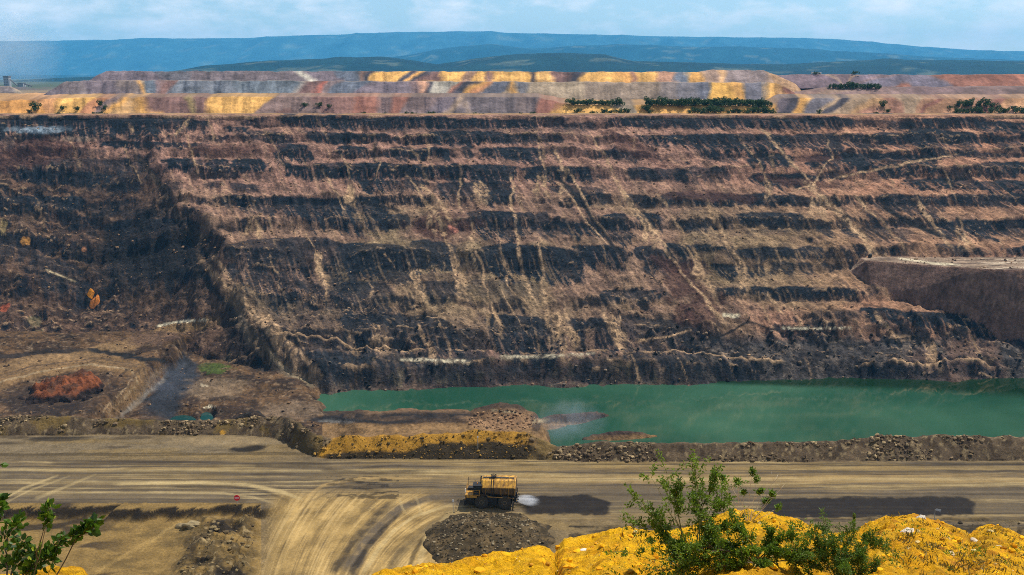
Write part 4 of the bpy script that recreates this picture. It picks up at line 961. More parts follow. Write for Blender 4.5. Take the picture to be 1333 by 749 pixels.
c8 = strew(3000, None, None, iswall & (U > 420) & (U < 1450) & (V > 425), .15, 1.2, [alb(110, 98, 84), alb(60, 55, 50), alb(34, 32, 31), alb(140, 118, 94)], 16)
cat = [np.concatenate(z) for z in zip(c1, c2, c3, c4, c5, c6, c7, c8)]
tag(rocks_mesh('rubble', *cat, M_ROCK, 3), 'loose broken stones strewn over berms, benches and pit floor', 'rubble', kind='stuff')

rng = np.random.default_rng(44); C_, R_, K_ = [], [], []
for k in range(1500):
    px = rng.uniform(490, 1345); f_ = rng.uniform(.55, 1.005); rad = .012 + .06 * rng.random() ** 8
    C_.append(np.array(ledge_pt(px, f_)) + np.array([0, 0, rad * .2])); R_.append(rad)
    K_.append(np.array([(.84, .42, .01), (.74, .34, .01), (.5, .23, .02), (.66, .48, .18)][int(rng.choice(4, p=[.5, .3, .14, .06]))]) * rng.uniform(.8, 1.1))
tag(rocks_mesh('clods', C_, R_, np.array(K_), M_ROCK, 45), 'loose yellow clods and crumbs lying over the ledge soil', 'clods', kind='stuff')

def boulder(name, p, r, col, seed, label, group=None, cat='rock', stretch=1.4):
    bm = bmesh.new(); bmesh.ops.create_icosphere(bm, subdivisions=3, radius=1)
    Vb = np.array([v.co[:] for v in bm.verts])
    k = 1 + .5 * (fbm(Vb[:, 0] * 1.3 + seed, Vb[:, 1] * 1.3 + Vb[:, 2], 3, seed) - .5) * 2
    for v, kk in zip(bm.verts, k):
        v.co = Vector((v.co.x * stretch * kk * r, v.co.y * kk * r, max(-.35, v.co.z) * .75 * kk * r))
    m_ = noise_mat(name + '_stone', [c * .7 for c in col], [min(.9, c * 1.15) for c in col], 2.0 / r, .9, .5, r * .1)
    o = obj(name, bm, m_, None, False); o.location = p; o.rotation_euler = (0, 0, seed * .7)
    return tag(o, label, cat, group)
g2_ = 'pale boulders on the lower flat'
boulder('boulder', on_ground(238, 686), .9, alb(150, 130, 92), 4, 'smaller left one of two pale boulders lying on the tan flat below the road', g2_)
boulder('boulder', on_ground(250, 686), 1.15, alb(160, 140, 100), 9, 'larger right one of two pale boulders lying on the tan flat below the road', g2_)
for px, f_, r, c, lab in ((1199, .955, .075, (.5, .45, .36), 'grey oblong stone near the top of the bare yellow mound'), (1268, .84, .06, (.62, .5, .34), 'pale rounded stone on yellow soil right of the mound'), (1237, .74, .05, (.6, .45, .25), 'small buff stone half buried in yellow soil among dry tufts'),
                          (760, .86, .06, (.75, .68, .55), 'white stone lying on yellow soil left of the fine leaved bush'), (1182, .82, .09, (.66, .55, .42), 'flat cream stone on the yellow mound below its crest'), (1300, .76, .055, (.66, .6, .5), 'whitish stone at the right end of the yellow ledge')):
    boulder('stone', ledge_pt(px, f_), r, c, int(px) % 17 + 1, lab, 'loose stones on the yellow ledge')

# ------------------------------------------------------------------ heaps
def heap(name, px0, px1, py_base, py_top, col_fn, label, cat, peak=.45, seed=1, rot=0.0, lump=.14, en=.22, ridge_len=.35, depth=None, mat=None, nres=70):
    """a tipped heap standing on the ground"""
    A = on_ground((px0 + px1) / 2, py_base); L = on_ground(px0, py_base); 
    d = A.y * CP + (CZ - A.z) * SP
    W = (px1 - px0) / F * d; dep = depth or W * .7
    cy = A.y + dep * .5
    t = float(tana(py_top)); hp = CZ - cy * t - A.z
    xs = np.linspace(-W * .56, W * .56, nres); ys = np.linspace(-dep * .56, dep * .56, nres)
    gx, gy = np.meshgrid(xs, ys); gx = gx.ravel(); gy = gy.ravel()
    wx0, wy0 = gx.copy(), gy.copy(); gx, gy = gx * math.cos(rot) + gy * math.sin(rot), -gx * math.sin(rot) + gy * math.cos(rot)
    pkx = (peak - .5) * W; hl = ridge_len * W * .5
    ax = np.where(gx < pkx - hl, (pkx - hl - gx) / np.maximum(W * .5 + pkx - hl, .1), np.where(gx > pkx + hl, (gx - pkx - hl) / np.maximum(W * .5 - pkx - hl, .1), 0))
    e = np.hypot(ax, gy / (dep * .5))
    e = e + en * (fbm(gx / (W * .12), gy / (W * .12), 3, seed) - .5)
    hh = hp * np.clip(1 - e, 0, None) ** .9
    hh = hh + (hh > 0) * hp * (lump * (fbm(gx / (W * .09), gy / (W * .09), 4, seed + 1) - .5) + .06 * (fbm(gx / (W * .025), gy / (W * .025), 3, seed + 2) - .5))
    wx = A.x + wx0; wy = cy + wy0
    gz, _ = terrain(wx, wy)
    z = np.where(hh > .02, gz + hh, gz - .4)
    cols = col_fn(gx / W, gy / dep, np.clip(hh / max(hp, .1), 0, 1), wx, wy)
    Q = np.array([(j * nres + i, j * nres + i + 1, (j + 1) * nres + i + 1, (j + 1) * nres + i) for j in range(nres - 1) for i in range(nres - 1)])
    keep = (hh[Q] > .02).any(axis=1); Q = Q[keep]
    ids, inv = np.unique(Q.ravel(), return_inverse=True)
    Vv = np.stack([wx, wy, z], 1)[ids] - np.array(A)
    o = mesh_np(name, Vv, inv.reshape(-1, 4), mat or M_GROUND, np.clip(cols[ids], .004, .9)); o.location = A
    tag(o, label, cat)
    return np.stack([wx, wy, gz + hh], 1)[hh > .15 * hp]
def mixc(a, b, t): return a[None] * (1 - t[:, None]) + b[None] * t[:, None]
def gravel_col(u, v, h, x, y):
    c = mixc(alb(66, 55, 37), alb(102, 84, 56), sstep(.4, .65, fbm(x / 1.2, y / 1.2, 4, 400)))
    return c
hp_pts = heap('gravel_pile', 546, 728, 742, 681, gravel_col, 'dark grey gravel heap beside the haul road in front of the water truck', 'gravel pile', peak=.40, ridge_len=.12, seed=402, depth=24, nres=130)
rng = np.random.default_rng(77); pk = hp_pts[rng.integers(0, len(hp_pts), 1700)]; rr = .05 + .3 * rng.random(1700) ** 4
tag(rocks_mesh('gravel', pk + np.array([0, 0, .06]), rr, np.array([alb(92, 80, 58), alb(66, 57, 42), alb(150, 134, 104)])[rng.integers(0, 3, 1700)], M_ROCK, 12), 'loose stones lying over the dark gravel heap', 'gravel', kind='stuff')
def orange_col(u, v, h, x, y):
    c = mixc(alb(138, 80, 48), alb(92, 60, 42), sstep(.4, .6, fbm(x / 4, y / 4, 3, 410)))
    m = sstep(-.02, .1, u * .9 - (h - .55) * .5 + .1 * (fbm(x / 5, y / 5, 3, 411) - .5)); low = sstep(.45, .3, h + .2 * (fbm(x / 4, y / 4, 3, 412) - .5))
    c = c * (1 - low[:, None]) + alb(46, 36, 32)[None] * low[:, None]
    return c
heap('soil_heap', 18, 112, 526, 495, orange_col, 'rust orange soil heap with dark foot inside the haul loop on the pit floor', 'soil heap', peak=.6, seed=404, depth=30, mat=M_FLOOR, rot=.5, lump=.8, ridge_len=.3, en=.75)
heap('coal_heap', 290, 352, 546, 506, lambda u, v, h, x, y: mixc(np.array([.02, .018, .016]), alb(66, 54, 46), sstep(.5, .7, fbm(x / 3, y / 3, 4, 420))), 'black pointed coal heap beside the small ponds on the pit floor', 'coal heap', peak=.5, seed=405, ridge_len=.05, depth=18, mat=M_FLOOR)
heap('soil_heap', 113, 122, 389, 379, lambda u, v, h, x, y: mixc(alb(226, 150, 40, .8), alb(190, 116, 40, .8), fbm(x / 2, y / 2, 3, 421)), 'upper of two small bright yellow soil cones on the dark left slope', 'soil heap', seed=406, ridge_len=.05, mat=M_FLOOR, nres=24)
heap('soil_heap', 115, 129, 403, 396, lambda u, v, h, x, y: mixc(alb(200, 120, 50, .8), alb(160, 96, 50, .8), fbm(x / 2, y / 2, 3, 422)), 'lower of two small yellow soil cones on the dark left slope', 'soil heap', seed=407, ridge_len=.05, mat=M_FLOOR, nres=24)

# ------------------------------------------------------------------ plants
def leaf_block(pos, axis, size, rng, width=.5, fold=.25):
    """folded leaf blades at given points: two triangles pairs each"""
    n = len(pos)
    d = axis / np.maximum(np.linalg.norm(axis, axis=1, keepdims=True), 1e-6)
    r = rng.normal(size=(n, 3)); s = np.cross(d, r); s /= np.maximum(np.linalg.norm(s, axis=1, keepdims=True), 1e-6)
    nn = np.cross(s, d)
    L = size[:, None]; W = L * width
    nl = nn * L * fold * .5
    p0 = pos; pm = pos + d * L * .5; p3 = pos + d * L
    a1 = pos + d * L * .22 + s * W * .40 + nl; b1 = pos + d * L * .62 + s * W * .46 + nl
    a2 = pos + d * L * .22 - s * W * .40 + nl; b2 = pos + d * L * .62 - s * W * .46 + nl
    V_ = np.stack([p0, a1, b1, p3, b2, a2, pm], 1).reshape(-1, 3)
    b = (np.arange(n) * 7)[:, None]
    Fq = np.concatenate([b + np.array([t]) for t in ((0, 1, 6), (1, 2, 6), (2, 3, 6), (3, 4, 6), (4, 5, 6), (5, 0, 6))])
    return V_, Fq

class Plant:
    def __init__(s, seed):
        s.bm = bmesh.new(); s.rng = np.random.default_rng(seed); s.tw = []
    def stem(s, pts, r0, r1):
        n = len(pts); tube(s.bm, pts, [r0 + (r1 - r0) * i / (n - 1) for i in range(n)], 5)
    def curve(s, a, b, bend, n=7, wob=.02):
        a = np.array(a, float); b = np.array(b, float); L = np.linalg.norm(b - a); out = []
        off = np.array(bend, float)
        for i in range(n):
            t = i / (n - 1)
            out.append(a + (b - a) * t + off * math.sin(t * 3.14159) + s.rng.normal(size=3) * wob * L * (0 < i < n - 1))
        return out
    def finish(s, name, base, label, cat, group, leaf_parts, mat_stem):
        e = empty(name, base, 0, label, cat, group)
        inv = Vector(base)
        for v in s.bm.verts: v.co -= inv
        obj('stem', s.bm, mat_stem, e, True)
        for nm, (V_, Fq), mt in leaf_parts:
            o = mesh_np(nm, V_ - np.array(base), Fq, mt, None, False, parent=e)
        return e

M_STEM = noise_mat('brown_twig', (.07, .05, .028), (.17, .12, .07), 20, .85, .3, .004)
M_STEMP = noise_mat('pale_twig', (.45, .38, .26), (.62, .54, .40), 20, .85, .3, .004)
M_STEMG = noise_mat('green_twig', (.10, .12, .03), (.2, .2, .06), 20, .8, .2, .004)
M_LBIG = leaf_mat('bright_broad_leaf', (.007, .024, .003), (.085, .17, .013), 6)
M_LFINE = leaf_mat('dark_fine_leaf', (.02, .056, .006), (.20, .31, .022), 4, .4)
M_LFINE2 = leaf_mat('olive_fine_leaf', (.022, .058, .007), (.16, .27, .025), 4, .35)
M_LYEL = leaf_mat('yellow_green_leaf', (.12, .2, .01), (.4, .46, .04), 5)
M_FAR = leaf_mat('distant_leaf', (.016, .04, .01), (.07, .12, .03), .5, .2)
M_GRASS = leaf_mat('dry_grass_blade', (.10, .07, .015), (.22, .17, .03), 5, .2)
M_TRUNK = noise_mat('bark', (.06, .045, .03), (.12, .09, .06), 4, .9, .3, .02)

# left: broad-leaved shrub whose branches reach into the frame
def broad_shrub():
    p = Plant(31); rng = p.rng; Y0 = 6.6
    base = np.array(at_y(20, 800, 6.4)); base[2] = ledge_z(np.array([20.0]), np.array([6.4]))[0] - .03
    LP, LA, LS = [], [], []; YP, YA, YS = [], [], []
    def branch(path, r, n, size, spread, Yd, yellow=0):
        q = [np.array(at_y(px, py, Yd + dy)) for px, py, dy in path]
        pts = [base + rng.normal(size=3) * .02] + q
        # smooth the path
        fine = []
        for i in range(len(pts) - 1):
            for t in np.linspace(0, 1, 5, endpoint=False): fine.append(pts[i] * (1 - t) + pts[i + 1] * t + rng.normal(size=3) * .004)
        fine.append(pts[-1]); p.stem(fine, r, .0025)
        seg = fine[max(3, int(len(fine) * .25)):]
        for k in range(n):
            t = rng.random() ** .75; i = min(int(t * (len(seg) - 1)), len(seg) - 2)
            c = seg[i] + (seg[i + 1] - seg[i]) * rng.random()
            dirn = (seg[i + 1] - seg[i]); dirn = dirn / np.linalg.norm(dirn) * .6 + rng.normal(size=3) * .8; dirn[2] += .25
            dirn /= np.linalg.norm(dirn); st = c + dirn * spread * rng.random()
            (LP if rng.random() > yellow else YP).append(st); 
            if len(LP) > len(LA): LA.append(dirn); LS.append(size * rng.uniform(.6, 1.2))
            else: YA.append(dirn); YS.append(size * rng.uniform(.5, .9))
    branch([(30, 748, 0), (52, 728, 0), (75, 705, .1), (100, 696, .1), (124, 681, .15)], .009, 130, .056, .035, 6.6)
    branch([(100, 700, .1), (118, 690, .1), (126, 676, .1)], .005, 30, .075, .025, 6.6)
    branch([(46, 740, 0), (50, 715, -.1), (57, 690, -.1), (62, 664, -.1)], .006, 8, .03, .02, 6.6)
    branch([(60, 685, -.1), (61, 672, -.1), (63, 660, -.1)], .003, 60, .055, .04, 6.6, .12)
    branch([(10, 745, 0), (6, 715, .1), (10, 695, .2), (22, 680, .2)], .008, 95, .054, .07, 6.6)
    branch([(-20, 745, 0), (-12, 690, .1), (-4, 662, .2), (0, 652, .2)], .008, 60, .07, .05, 6.6)
    branch([(15, 748, 0), (22, 725, .1), (30, 705, 0)], .008, 95, .054, .07, 6.6)
    branch([(40, 748, 0), (42, 735, .1), (46, 716, 0)], .005, 60, .055, .05, 6.6, .4)
    branch([(30, 748, 0), (40, 742, 0), (62, 730, 0), (70, 722, 0)], .007, 95, .052, .06, 6.6, .05)
    branch([(70, 730, 0), (76, 705, 0), (79, 692, 0)], .003, 4, .055, .01, 6.6)
    branch([(-30, 740, 0), (-30, 640, 0), (-10, 610, 0), (2, 607, 0)], .006, 10, .05, .02, 6.6)
    lp = leaf_block(np.array(LP), np.array(LA), np.array(LS), rng, .72, .18)
    yp = leaf_block(np.array(YP), np.array(YA), np.array(YS), rng, .7, .18)
    p.finish('shrub', tuple(base), 'bright green broad leaved shrub reaching up from the lower left corner', 'shrub', 'shrubs on the yellow ledge', [('foliage', lp, M_LBIG), ('young_foliage', yp, M_LYEL)], M_STEM)
broad_shrub()

def fine_bush(name, seed, base_px, base_f, tips, nleaf, lsize, label, mat_leaf, mat_stem, spread=.10, twigs=7, low=.35, width=.45, stem_r=.012):
    p = Plant(seed); rng = p.rng
    base = np.array(ledge_pt(base_px, base_f)); base[2] -= .04
    P_, A_, S_ = [], [], []
    for (px, py, dy, w) in tips:
        tip = np.array(at_y(px, py, base[1] + dy))
        bend = rng.normal(size=3) * .06; bend[2] = abs(bend[2]) + .03
        c = p.curve(base + rng.normal(size=3) * .03 * np.array([1, 1, 0]), tip, bend, 9, .012); p.stem(c, stem_r * (.6 + .5 * w), .002)
        L = np.linalg.norm(tip - base)
        for k in range(int(twigs * w)):
            t = low + (1 - low) * rng.random() ** .7
            i = min(int(t * 8), 7); o = c[i] + (c[i + 1] - c[i]) * (t * 8 - i)
            dv = (c[i + 1] - c[i]); dv = dv / np.linalg.norm(dv) + rng.normal(size=3) * .8; dv[2] += .2; dv /= np.linalg.norm(dv)
            e = o + dv * L * rng.uniform(.10, .28)
            tw = p.curve(o, e, rng.normal(size=3) * .02, 4, .02); p.stem(tw, .0035, .0012)
            for q in range(int(nleaf)):
                s_ = rng.random(); pt = o + (e - o) * (.15 + .9 * s_)
                la = dv * .5 + rng.normal(size=3) * .8; la /= np.linalg.norm(la)
                P_.append(pt + la * spread * .35 * rng.random()); A_.append(la); S_.append(lsize * rng.uniform(.6, 1.3))
    lf = leaf_block(np.array(P_), np.array(A_), np.array(S_), rng, width, .2)
    return p.finish(name, tuple(base), label, 'bush', 'shrubs on the yellow ledge', [('foliage', lf, mat_leaf)], mat_stem)
fine_bush('bush', 41, 905, .63, [(868, 616, .2, .5), (905, 612, .0, 1.3), (930, 628, .3, 1.4), (880, 640, .1, 1.5), (848, 622, -.1, .35), (826, 648, -.2, .45), (845, 665, .1, 1.1), (905, 650, .3, 1.5), (940, 655, .2, 1.4), (820, 680, .0, .5), (862, 690, .1, 1.4), (960, 672, .2, 1.1), (925, 690, -.3, 1.6), (880, 712, -.3, 1.6), (840, 705, -.2, .9), (955, 705, -.3, 1.3), (900, 730, -.5, 1.5), (815, 720, -.2, .3), (952, 632, .3, .6)],
          44, .037, 'dark fine leaved bush rising highest above the yellow ledge', M_LFINE, M_STEMG, twigs=12, stem_r=.008)
fine_bush('bush', 42, 985, .60, [(960, 690, 0, 1.2), (1000, 690, .1, 1.2), (1030, 700, .1, 1.3), (1010, 720, -.2, 1.6), (960, 725, -.2, 1.6), (1045, 722, -.1, 1.4), (880, 735, -.3, 1.5), (905, 715, -.2, 1.5), (1070, 715, -.1, 1.3), (930, 710, -.1, 1.5), (860, 745, -.3, 1.2), (930, 740, -.3, 1.4), (1060, 740, -.3, 1.3), (990, 742, -.4, 1.6)],
          50, .034, 'low spreading dark bush in the middle of the ledge between taller bush and feathery one', M_LFINE, M_STEM, twigs=13, low=.3, stem_r=.008)
fine_bush('bush', 43, 1095, .61, [(1075, 682, 0, 1), (1105, 690, .1, 1.2), (1060, 700, 0, 1.2), (1130, 700, .1, 1.2), (1150, 716, .1, .9), (1085, 712, -.2, 1.6), (1120, 722, -.2, 1.5), (1050, 722, -.2, 1.3), (1100, 740, -.4, 1.6), (1145, 738, -.2, 1.0), (1045, 690, .2, .6)],
          60, .034, 'feathery green bush in the dip right of the low dark bush', M_LFINE2, M_STEMG, twigs=13, low=.25, width=.3, stem_r=.006)
# sprig with pale bare twigs and leaf tufts at the tips
def tuft_plant():
    p = Plant(51); rng = p.rng
    base = np.array(ledge_pt(975, .90)); base[2] -= .04; P_, A_, S_ = [], [], []
    for (px, py, tuft, r) in ((980, 612, 1.0, .007), (960, 625, .9, .006), (985, 622, .6, .005), (992, 638, 1.0, .006), (1006, 642, 1.2, .006), (1000, 652, 1.2, .006), (968, 640, .7, .006), (950, 630, .0, .006), (1013, 618, .0, .005), (1022, 630, .0, .004), (940, 620, .8, .004), (928, 616, .5, .004), (1015, 660, .7, .004)):
        tip = np.array(at_y(px, py, base[1] + rng.uniform(-.2, .2)))
        mid = base + (tip - base) * .45 + np.array([rng.normal() * .05, 0, .03])
        c = [base + (mid - base) * t for t in np.linspace(0, 1, 4)] + [mid + (tip - mid) * t + rng.normal(size=3) * .008 for t in np.linspace(.25, 1, 4)]
        p.stem(c, r, .0028)
        if tuft == 0:
            for k in range(3):
                e = c[-2] + (tip - c[-2]) * .3 + rng.normal(size=3) * .07 + np.array([0, 0, .06]); p.stem([c[-2], (c[-2] + e) / 2 + rng.normal(size=3) * .01, e], .0025, .001)
        for k in range(int(120 * tuft)):
            d = rng.normal(size=3); d[2] = abs(d[2]) * .6 + .3; d /= np.linalg.norm(d)
            P_.append(tip + (c[-2] - tip) * rng.random() * .75 + rng.normal(size=3) * .025); A_.append(d); S_.append(.06 * rng.uniform(.6, 1.1))
    lf = leaf_block(np.array(P_), np.array(A_), np.array(S_), rng, .5, .2)
    p.finish('shrub', tuple(base), 'shrub of pale bare twigs ending in leaf tufts right of the tallest bush', 'shrub', 'shrubs on the yellow ledge', [('foliage', lf, M_LFINE2)], M_STEMP)
tuft_plant()
# upright leafy spike
def spike():
    p = Plant(52); rng = p.rng; base = np.array(ledge_pt(1111, .90)); base[2] -= .03; tip = np.array(at_y(1112, 669, base[1]))
    p.stem([base + (tip - base) * t for t in np.linspace(0, 1, 5)], .012, .008); P_, A_, S_ = [], [], []
    for k in range(260):
        t = rng.random() ** .7; a = rng.random() * 6.28
        d = np.array([math.cos(a), math.sin(a), .7]); d /= np.linalg.norm(d)
        P_.append(base + (tip - base) * t); A_.append(d); S_.append(.055 * rng.uniform(.6, 1.0) * (1 - .3 * t))
    p.finish('plant', tuple(base), 'upright club shaped leafy stem standing in the dip of the yellow ledge', 'plant', 'shrubs on the yellow ledge', [('foliage', leaf_block(np.array(P_), np.array(A_), np.array(S_), rng, .4, .2), M_LFINE2)], M_STEMG)
spike()
# dry tufts rooted over the yellow soil
rng = np.random.default_rng(91); P_, A_, S_ = [], [], []
for k in range(150):
    px = rng.choice([rng.uniform(1140, 1345), rng.uniform(760, 1345)]); f_ = rng.uniform(.6, .97)
    b = np.array(ledge_pt(px, f_)); m_ = int(rng.integers(14, 46)); R_ = rng.uniform(.03, .14)
    for q in range(m_):
        d = rng.normal(size=3) * .7; d[2] = abs(d[2]) + .35; d /= np.linalg.norm(d)
        P_.append(b + np.array([rng.normal() * R_, rng.normal() * R_, -.02])); A_.append(d); S_.append(rng.uniform(.03, .10))
tag(mesh_np('grass', *leaf_block(np.array(P_), np.array(A_), np.array(S_), rng, .2, .1), M_GRASS, None, False), 'dry low grass tufts over the yellow soil of the ledge', 'grass', kind='stuff')
P_, A_, S_ = [], [], []
for k in range(90):
    px = rng.uniform(800, 1160) if rng.random() < .8 else rng.uniform(1160, 1340); f_ = rng.uniform(.62, .93)
    b = np.array(ledge_pt(px, f_)); m_ = int(rng.integers(16, 50)); R_ = rng.uniform(.04, .16)
    for q in range(m_):
        d = rng.normal(size=3) * .8; d[2] = abs(d[2]) + .3; d /= np.linalg.norm(d)
        P_.append(b + np.array([rng.normal() * R_, rng.normal() * R_, rng.random() * R_ * .8])); A_.append(d); S_.append(rng.uniform(.02, .05))
tag(mesh_np('undergrowth', *leaf_block(np.array(P_), np.array(A_), np.array(S_), rng, .4, .1), M_LFINE, None, False), 'low green weeds between the bushes on the yellow ledge', 'weeds', kind='stuff')

# bushes and trees beyond the rim
def far_tree(seed, h=1.0, wide=1.0, nleaf=900):
    r = np.random.default_rng(seed); e = empty('tree')
    bm = bmesh.new(); tube(bm, [(0, 0, -.15), (.03, 0, .2 * h), (.0, .02, .55 * h)], [.07, .05, .03], 5)
    for k in range(4):
        a = r.random() * 6.28; tube(bm, [(0, 0, .25 * h), (math.cos(a) * .25 * wide, math.sin(a) * .25 * wide, .6 * h)], [.03, .012], 4)
    obj('trunk', bm, M_TRUNK, e)
    cl = r.normal(size=(11, 3)) * np.array([.3 * wide, .3 * wide, .2 * h]) + np.array([0, 0, .6 * h]); rad = r.uniform(.14, .3, 11)
    k = r.integers(0, 11, nleaf); d = r.normal(size=(nleaf, 3)); d /= np.linalg.norm(d, axis=1, keepdims=True)
    p_ = cl[k] + d * rad[k][:, None] * r.uniform(.5, 1.05, (nleaf, 1)); p_[:, 2] = np.maximum(p_[:, 2], .04)
    V_, Fq = leaf_block(p_, d + r.normal(size=(nleaf, 3)) * .6, r.uniform(.08, .17, nleaf), r, .7, .2)
    mesh_np('crown', V_, Fq, M_FAR, None, False, parent=e)
    return e
protos = [far_tree(601, 1.0, 1.0), far_tree(602, .8, 1.4), far_tree(603, 1.15, .9), far_tree(604, .7, 1.7)]
used = [False] * 4
def put_tree(p, s, kind, label, group, cat, rz):
    src = protos[kind]
    if not used[kind]:
        o = src; used[kind] = True
    else:
        o = src.copy(); COL.objects.link(o)
        for ch in src.children:
            c = ch.copy(); COL.objects.link(c); c.parent = o
    o.location = p; o.scale = (s, s, s); o.rotation_euler = (0, 0, rz)
    tag(o, label, cat, group)
r_ = random.Random(5)
single = [(47, 143, 6.0, 'largest round dark bush on the yellow slope at the far left'), (38, 146, 3, 'small bush just left of the largest round bush on the far left slope'), (81, 142, 3.6, 'round bush on the left yellow slope, second from the largest'), (101, 143, 3.6, 'round bush on the left yellow slope below two higher ones'), (130, 136, 3.6, 'upper one of two bushes on bare yellow face left of grey spoil'), (137, 142, 3.4, 'lower one of two bushes on bare yellow face left of grey spoil'),
          (397, 138, 3.6, 'left of three small bushes in a row on the rim'), (416, 138, 3.8, 'middle of three small bushes in a row on the rim'), (428, 139, 2.8, 'right of three small bushes in a row on the rim'), (1149, 138, 4.4, 'bush left of the ochre cut on the right spoil face'), (1156, 146, 3.4, 'small bush below the ochre cut on the right spoil face'), (1066, 147, 3.0, 'small lone bush under the yellow tip at the right'), (538, 150, 3.4, 'low dark bush on the rim below grey spoil, left of centre'), (628, 150, 2.6, 'low bush on the rim below the grey spoil mound')]
for px, py, s, lab in single:
    put_tree(T1.point(px, py + 1.5), s * .85, r_.choice((0, 2)), lab, 'bushes on the spoil beyond the pit', 'bush', r_.random() * 6)
grp = [('dark bush in the loose thicket on the ochre slope at the far right', [(1257, 139, 5.5), (1264, 137, 4.6), (1249, 138, 4), (1275, 139, 4.6), (1283, 138, 5.2), (1291, 139, 4), (1273, 143, 3.4), (1254, 147, 4.2), (1246, 146, 3), (1266, 147, 4.6), (1275, 148, 4), (1289, 147, 5.4), (1307, 147, 4.4), (1318, 142, 3.4), (1322, 147, 5), (1330, 147, 4), (1338, 146, 4), (1300, 141, 2.6), (1237, 141, 2.6)], 'thicket on the far right slope'),
       ('dark green tree in the left clump along the top of the yellow bank', [(742 + 4.6 * i, 135.5 + r_.uniform(-.6, 1.0), r_.uniform(3.2, 4.6)) for i in range(15)], 'trees on the left yellow bank'),
       ('dark green tree in the long row along the top of the right yellow bank', [(842 + 3.2 * i, 136.0 + r_.uniform(-1.5, 1.0) - (1.5 if 20 < i < 44 else 0), r_.uniform(3.6, 5.4)) for i in range(50)], 'trees on the right yellow bank'),
       ('small bush on the face of the yellow banks under the tree row', [(752, 146, 3.2), (748, 149, 2), (772, 148, 2.6), (786, 147, 3.6), (794, 148, 3), (803, 146, 2.6), (812, 147, 4.4), (818, 146, 3), (842, 144, 4.6), (845, 147, 3), (905, 146, 4), (912, 147, 4), (922, 146, 5), (930, 147, 5), (938, 146, 4.4), (948, 148, 3), (955, 147, 3.4), (962, 147, 3.4), (972, 148, 3.4), (980, 147, 4.8), (988, 147, 4.8), (996, 147, 4.8), (1003, 148, 4), (898, 147, 3), (925, 140, 4), (940, 139, 4), (985, 140, 3), (992, 138, 5)], 'bushes on the yellow banks')]
for lab, lst, gname in grp:
    for px, py, s in lst: put_tree(T1.point(px, py + 1.2), s * .95, r_.randrange(4), lab, gname, 'tree' if 'tree' in lab[:20] else 'bush', r_.random() * 6)
for i in range(20):
    px = 1082 + i * 3.3 + r_.uniform(-1.5, 1.5)
    if 1115 < px < 1122 and i % 2: continue
    put_tree(T5.point(px, 115.5), r_.uniform(2.6, 5.2), r_.randrange(4), 'green bush in the line along the brown terrace right of the big spoil dump', 'bushes along the brown terrace', 'bush', r_.random() * 6)
for px, s, lab in ((1113, 3.6, 'dark bush on the skyline of the right dump'), (1062, 3.0, 'small dark bush on the dump skyline beside the white trucks')):
    p = T4.point(px, 97.0); put_tree(p, s, 1, lab, 'bushes on the dump skyline', 'bush', 1.0)
for i in range(26):
    px = r_.choice([r_.uniform(0, 170), r_.uniform(380, 760), r_.uniform(1000, 1230)])
    put_tree(T1.point(px, 150.5), r_.uniform(1.2, 2.6), r_.randrange(4), 'small scrub bush along the very edge of the pit rim', 'scrub along the pit rim', 'bush', r_.random() * 6)

# ------------------------------------------------------------------ water truck
def grimy(name, c, dark, rough=.55, lo=.38, hi=.62, sc=1.2, metal=0):
    """paint with dust and oil streaks that run down the sides"""
    m, nt, b = new_mat(name); N, L = nt.nodes, nt.links
    tc = N.new('ShaderNodeTexCoord'); mp = N.new('ShaderNodeMapping'); mp.inputs['Scale'].default_value = (1.6, 1.6, .35)
    L.new(tc.outputs['Object'], mp.inputs['Vector'])
    n = N.new('ShaderNodeTexNoise'); n.inputs['Scale'].default_value = sc; n.inputs['Detail'].default_value = 6; n.inputs['Roughness'].default_value = .7
    L.new(mp.outputs['Vector'], n.inputs['Vector'])
    r = N.new('ShaderNodeValToRGB'); r.color_ramp.elements[0].position = lo; r.color_ramp.elements[1].position = hi
    r.color_ramp.elements[0].color = (*dark, 1); r.color_ramp.elements[1].color = (*c, 1)
    L.new(n.outputs['Fac'], r.inputs['Fac']); L.new(r.outputs['Color'], b.inputs['Base Color'])
    b.inputs['Roughness'].default_value = rough; b.inputs['Metallic'].default_value = metal
    return m
K_YEL = grimy('worn_yellow_paint', (.55, .27, .02), (.14, .07, .015))
K_TANK = grimy('rusty_yellow_tank', (.66, .34, .03), (.13, .06, .012), lo=.36, hi=.60, sc=.8)
K_TLOW = grimy('grimy_shaded_side', (.11, .06, .016), (.015, .011, .007), lo=.36, hi=.62, sc=1.0)
K_BLK = plain_mat('grimy_black_steel', (.012, .011, .010), .7)
K_RUB = plain_mat('dusty_rubber', (.055, .047, .036), .9, spec=.1)
K_RIM = plain_mat('dusty_rim', (.16, .12, .06), .8)
K_GLS = plain_mat('dark_cab_glass', (.015, .025, .03), .08, spec=.6)
K_WHT = plain_mat('white_paint', (.7, .7, .66), .5)
K_LMP = plain_mat('lamp_lens', (.6, .6, .55), .2, spec=.6)
tp = on_ground(640, 659); tz = 0.0
truck = empty('water_truck',  (tp.x, tp.y + .6, ground_z(tp.x, tp.y + .6) - .02), math.radians(-4), 'dirty yellow mining water truck spraying the haul road, seen from its cab side', 'truck')
def tb(name, boxes, mat, parent=truck, bev=.03):
    bm = bmesh.new()
    for q in boxes: bx(bm, *q, bev)
    return obj(name, bm, mat, parent)
tb('chassis', [(-4.2, 4.5, -1.0, -.65, 1.15, 1.75), (-4.2, 4.5, .65, 1.0, 1.15, 1.75), (-2.0, -1.5, -1.9, 1.9, 1.1, 1.5), (2.4, 3.0, -1.7, 1.7, 1.1, 1.6), (-4.2, -3.9, -1.2, 1.2, 1.0, 1.7), (.2, .6, -1.0, 1.0, 1.2, 1.7)], K_BLK)
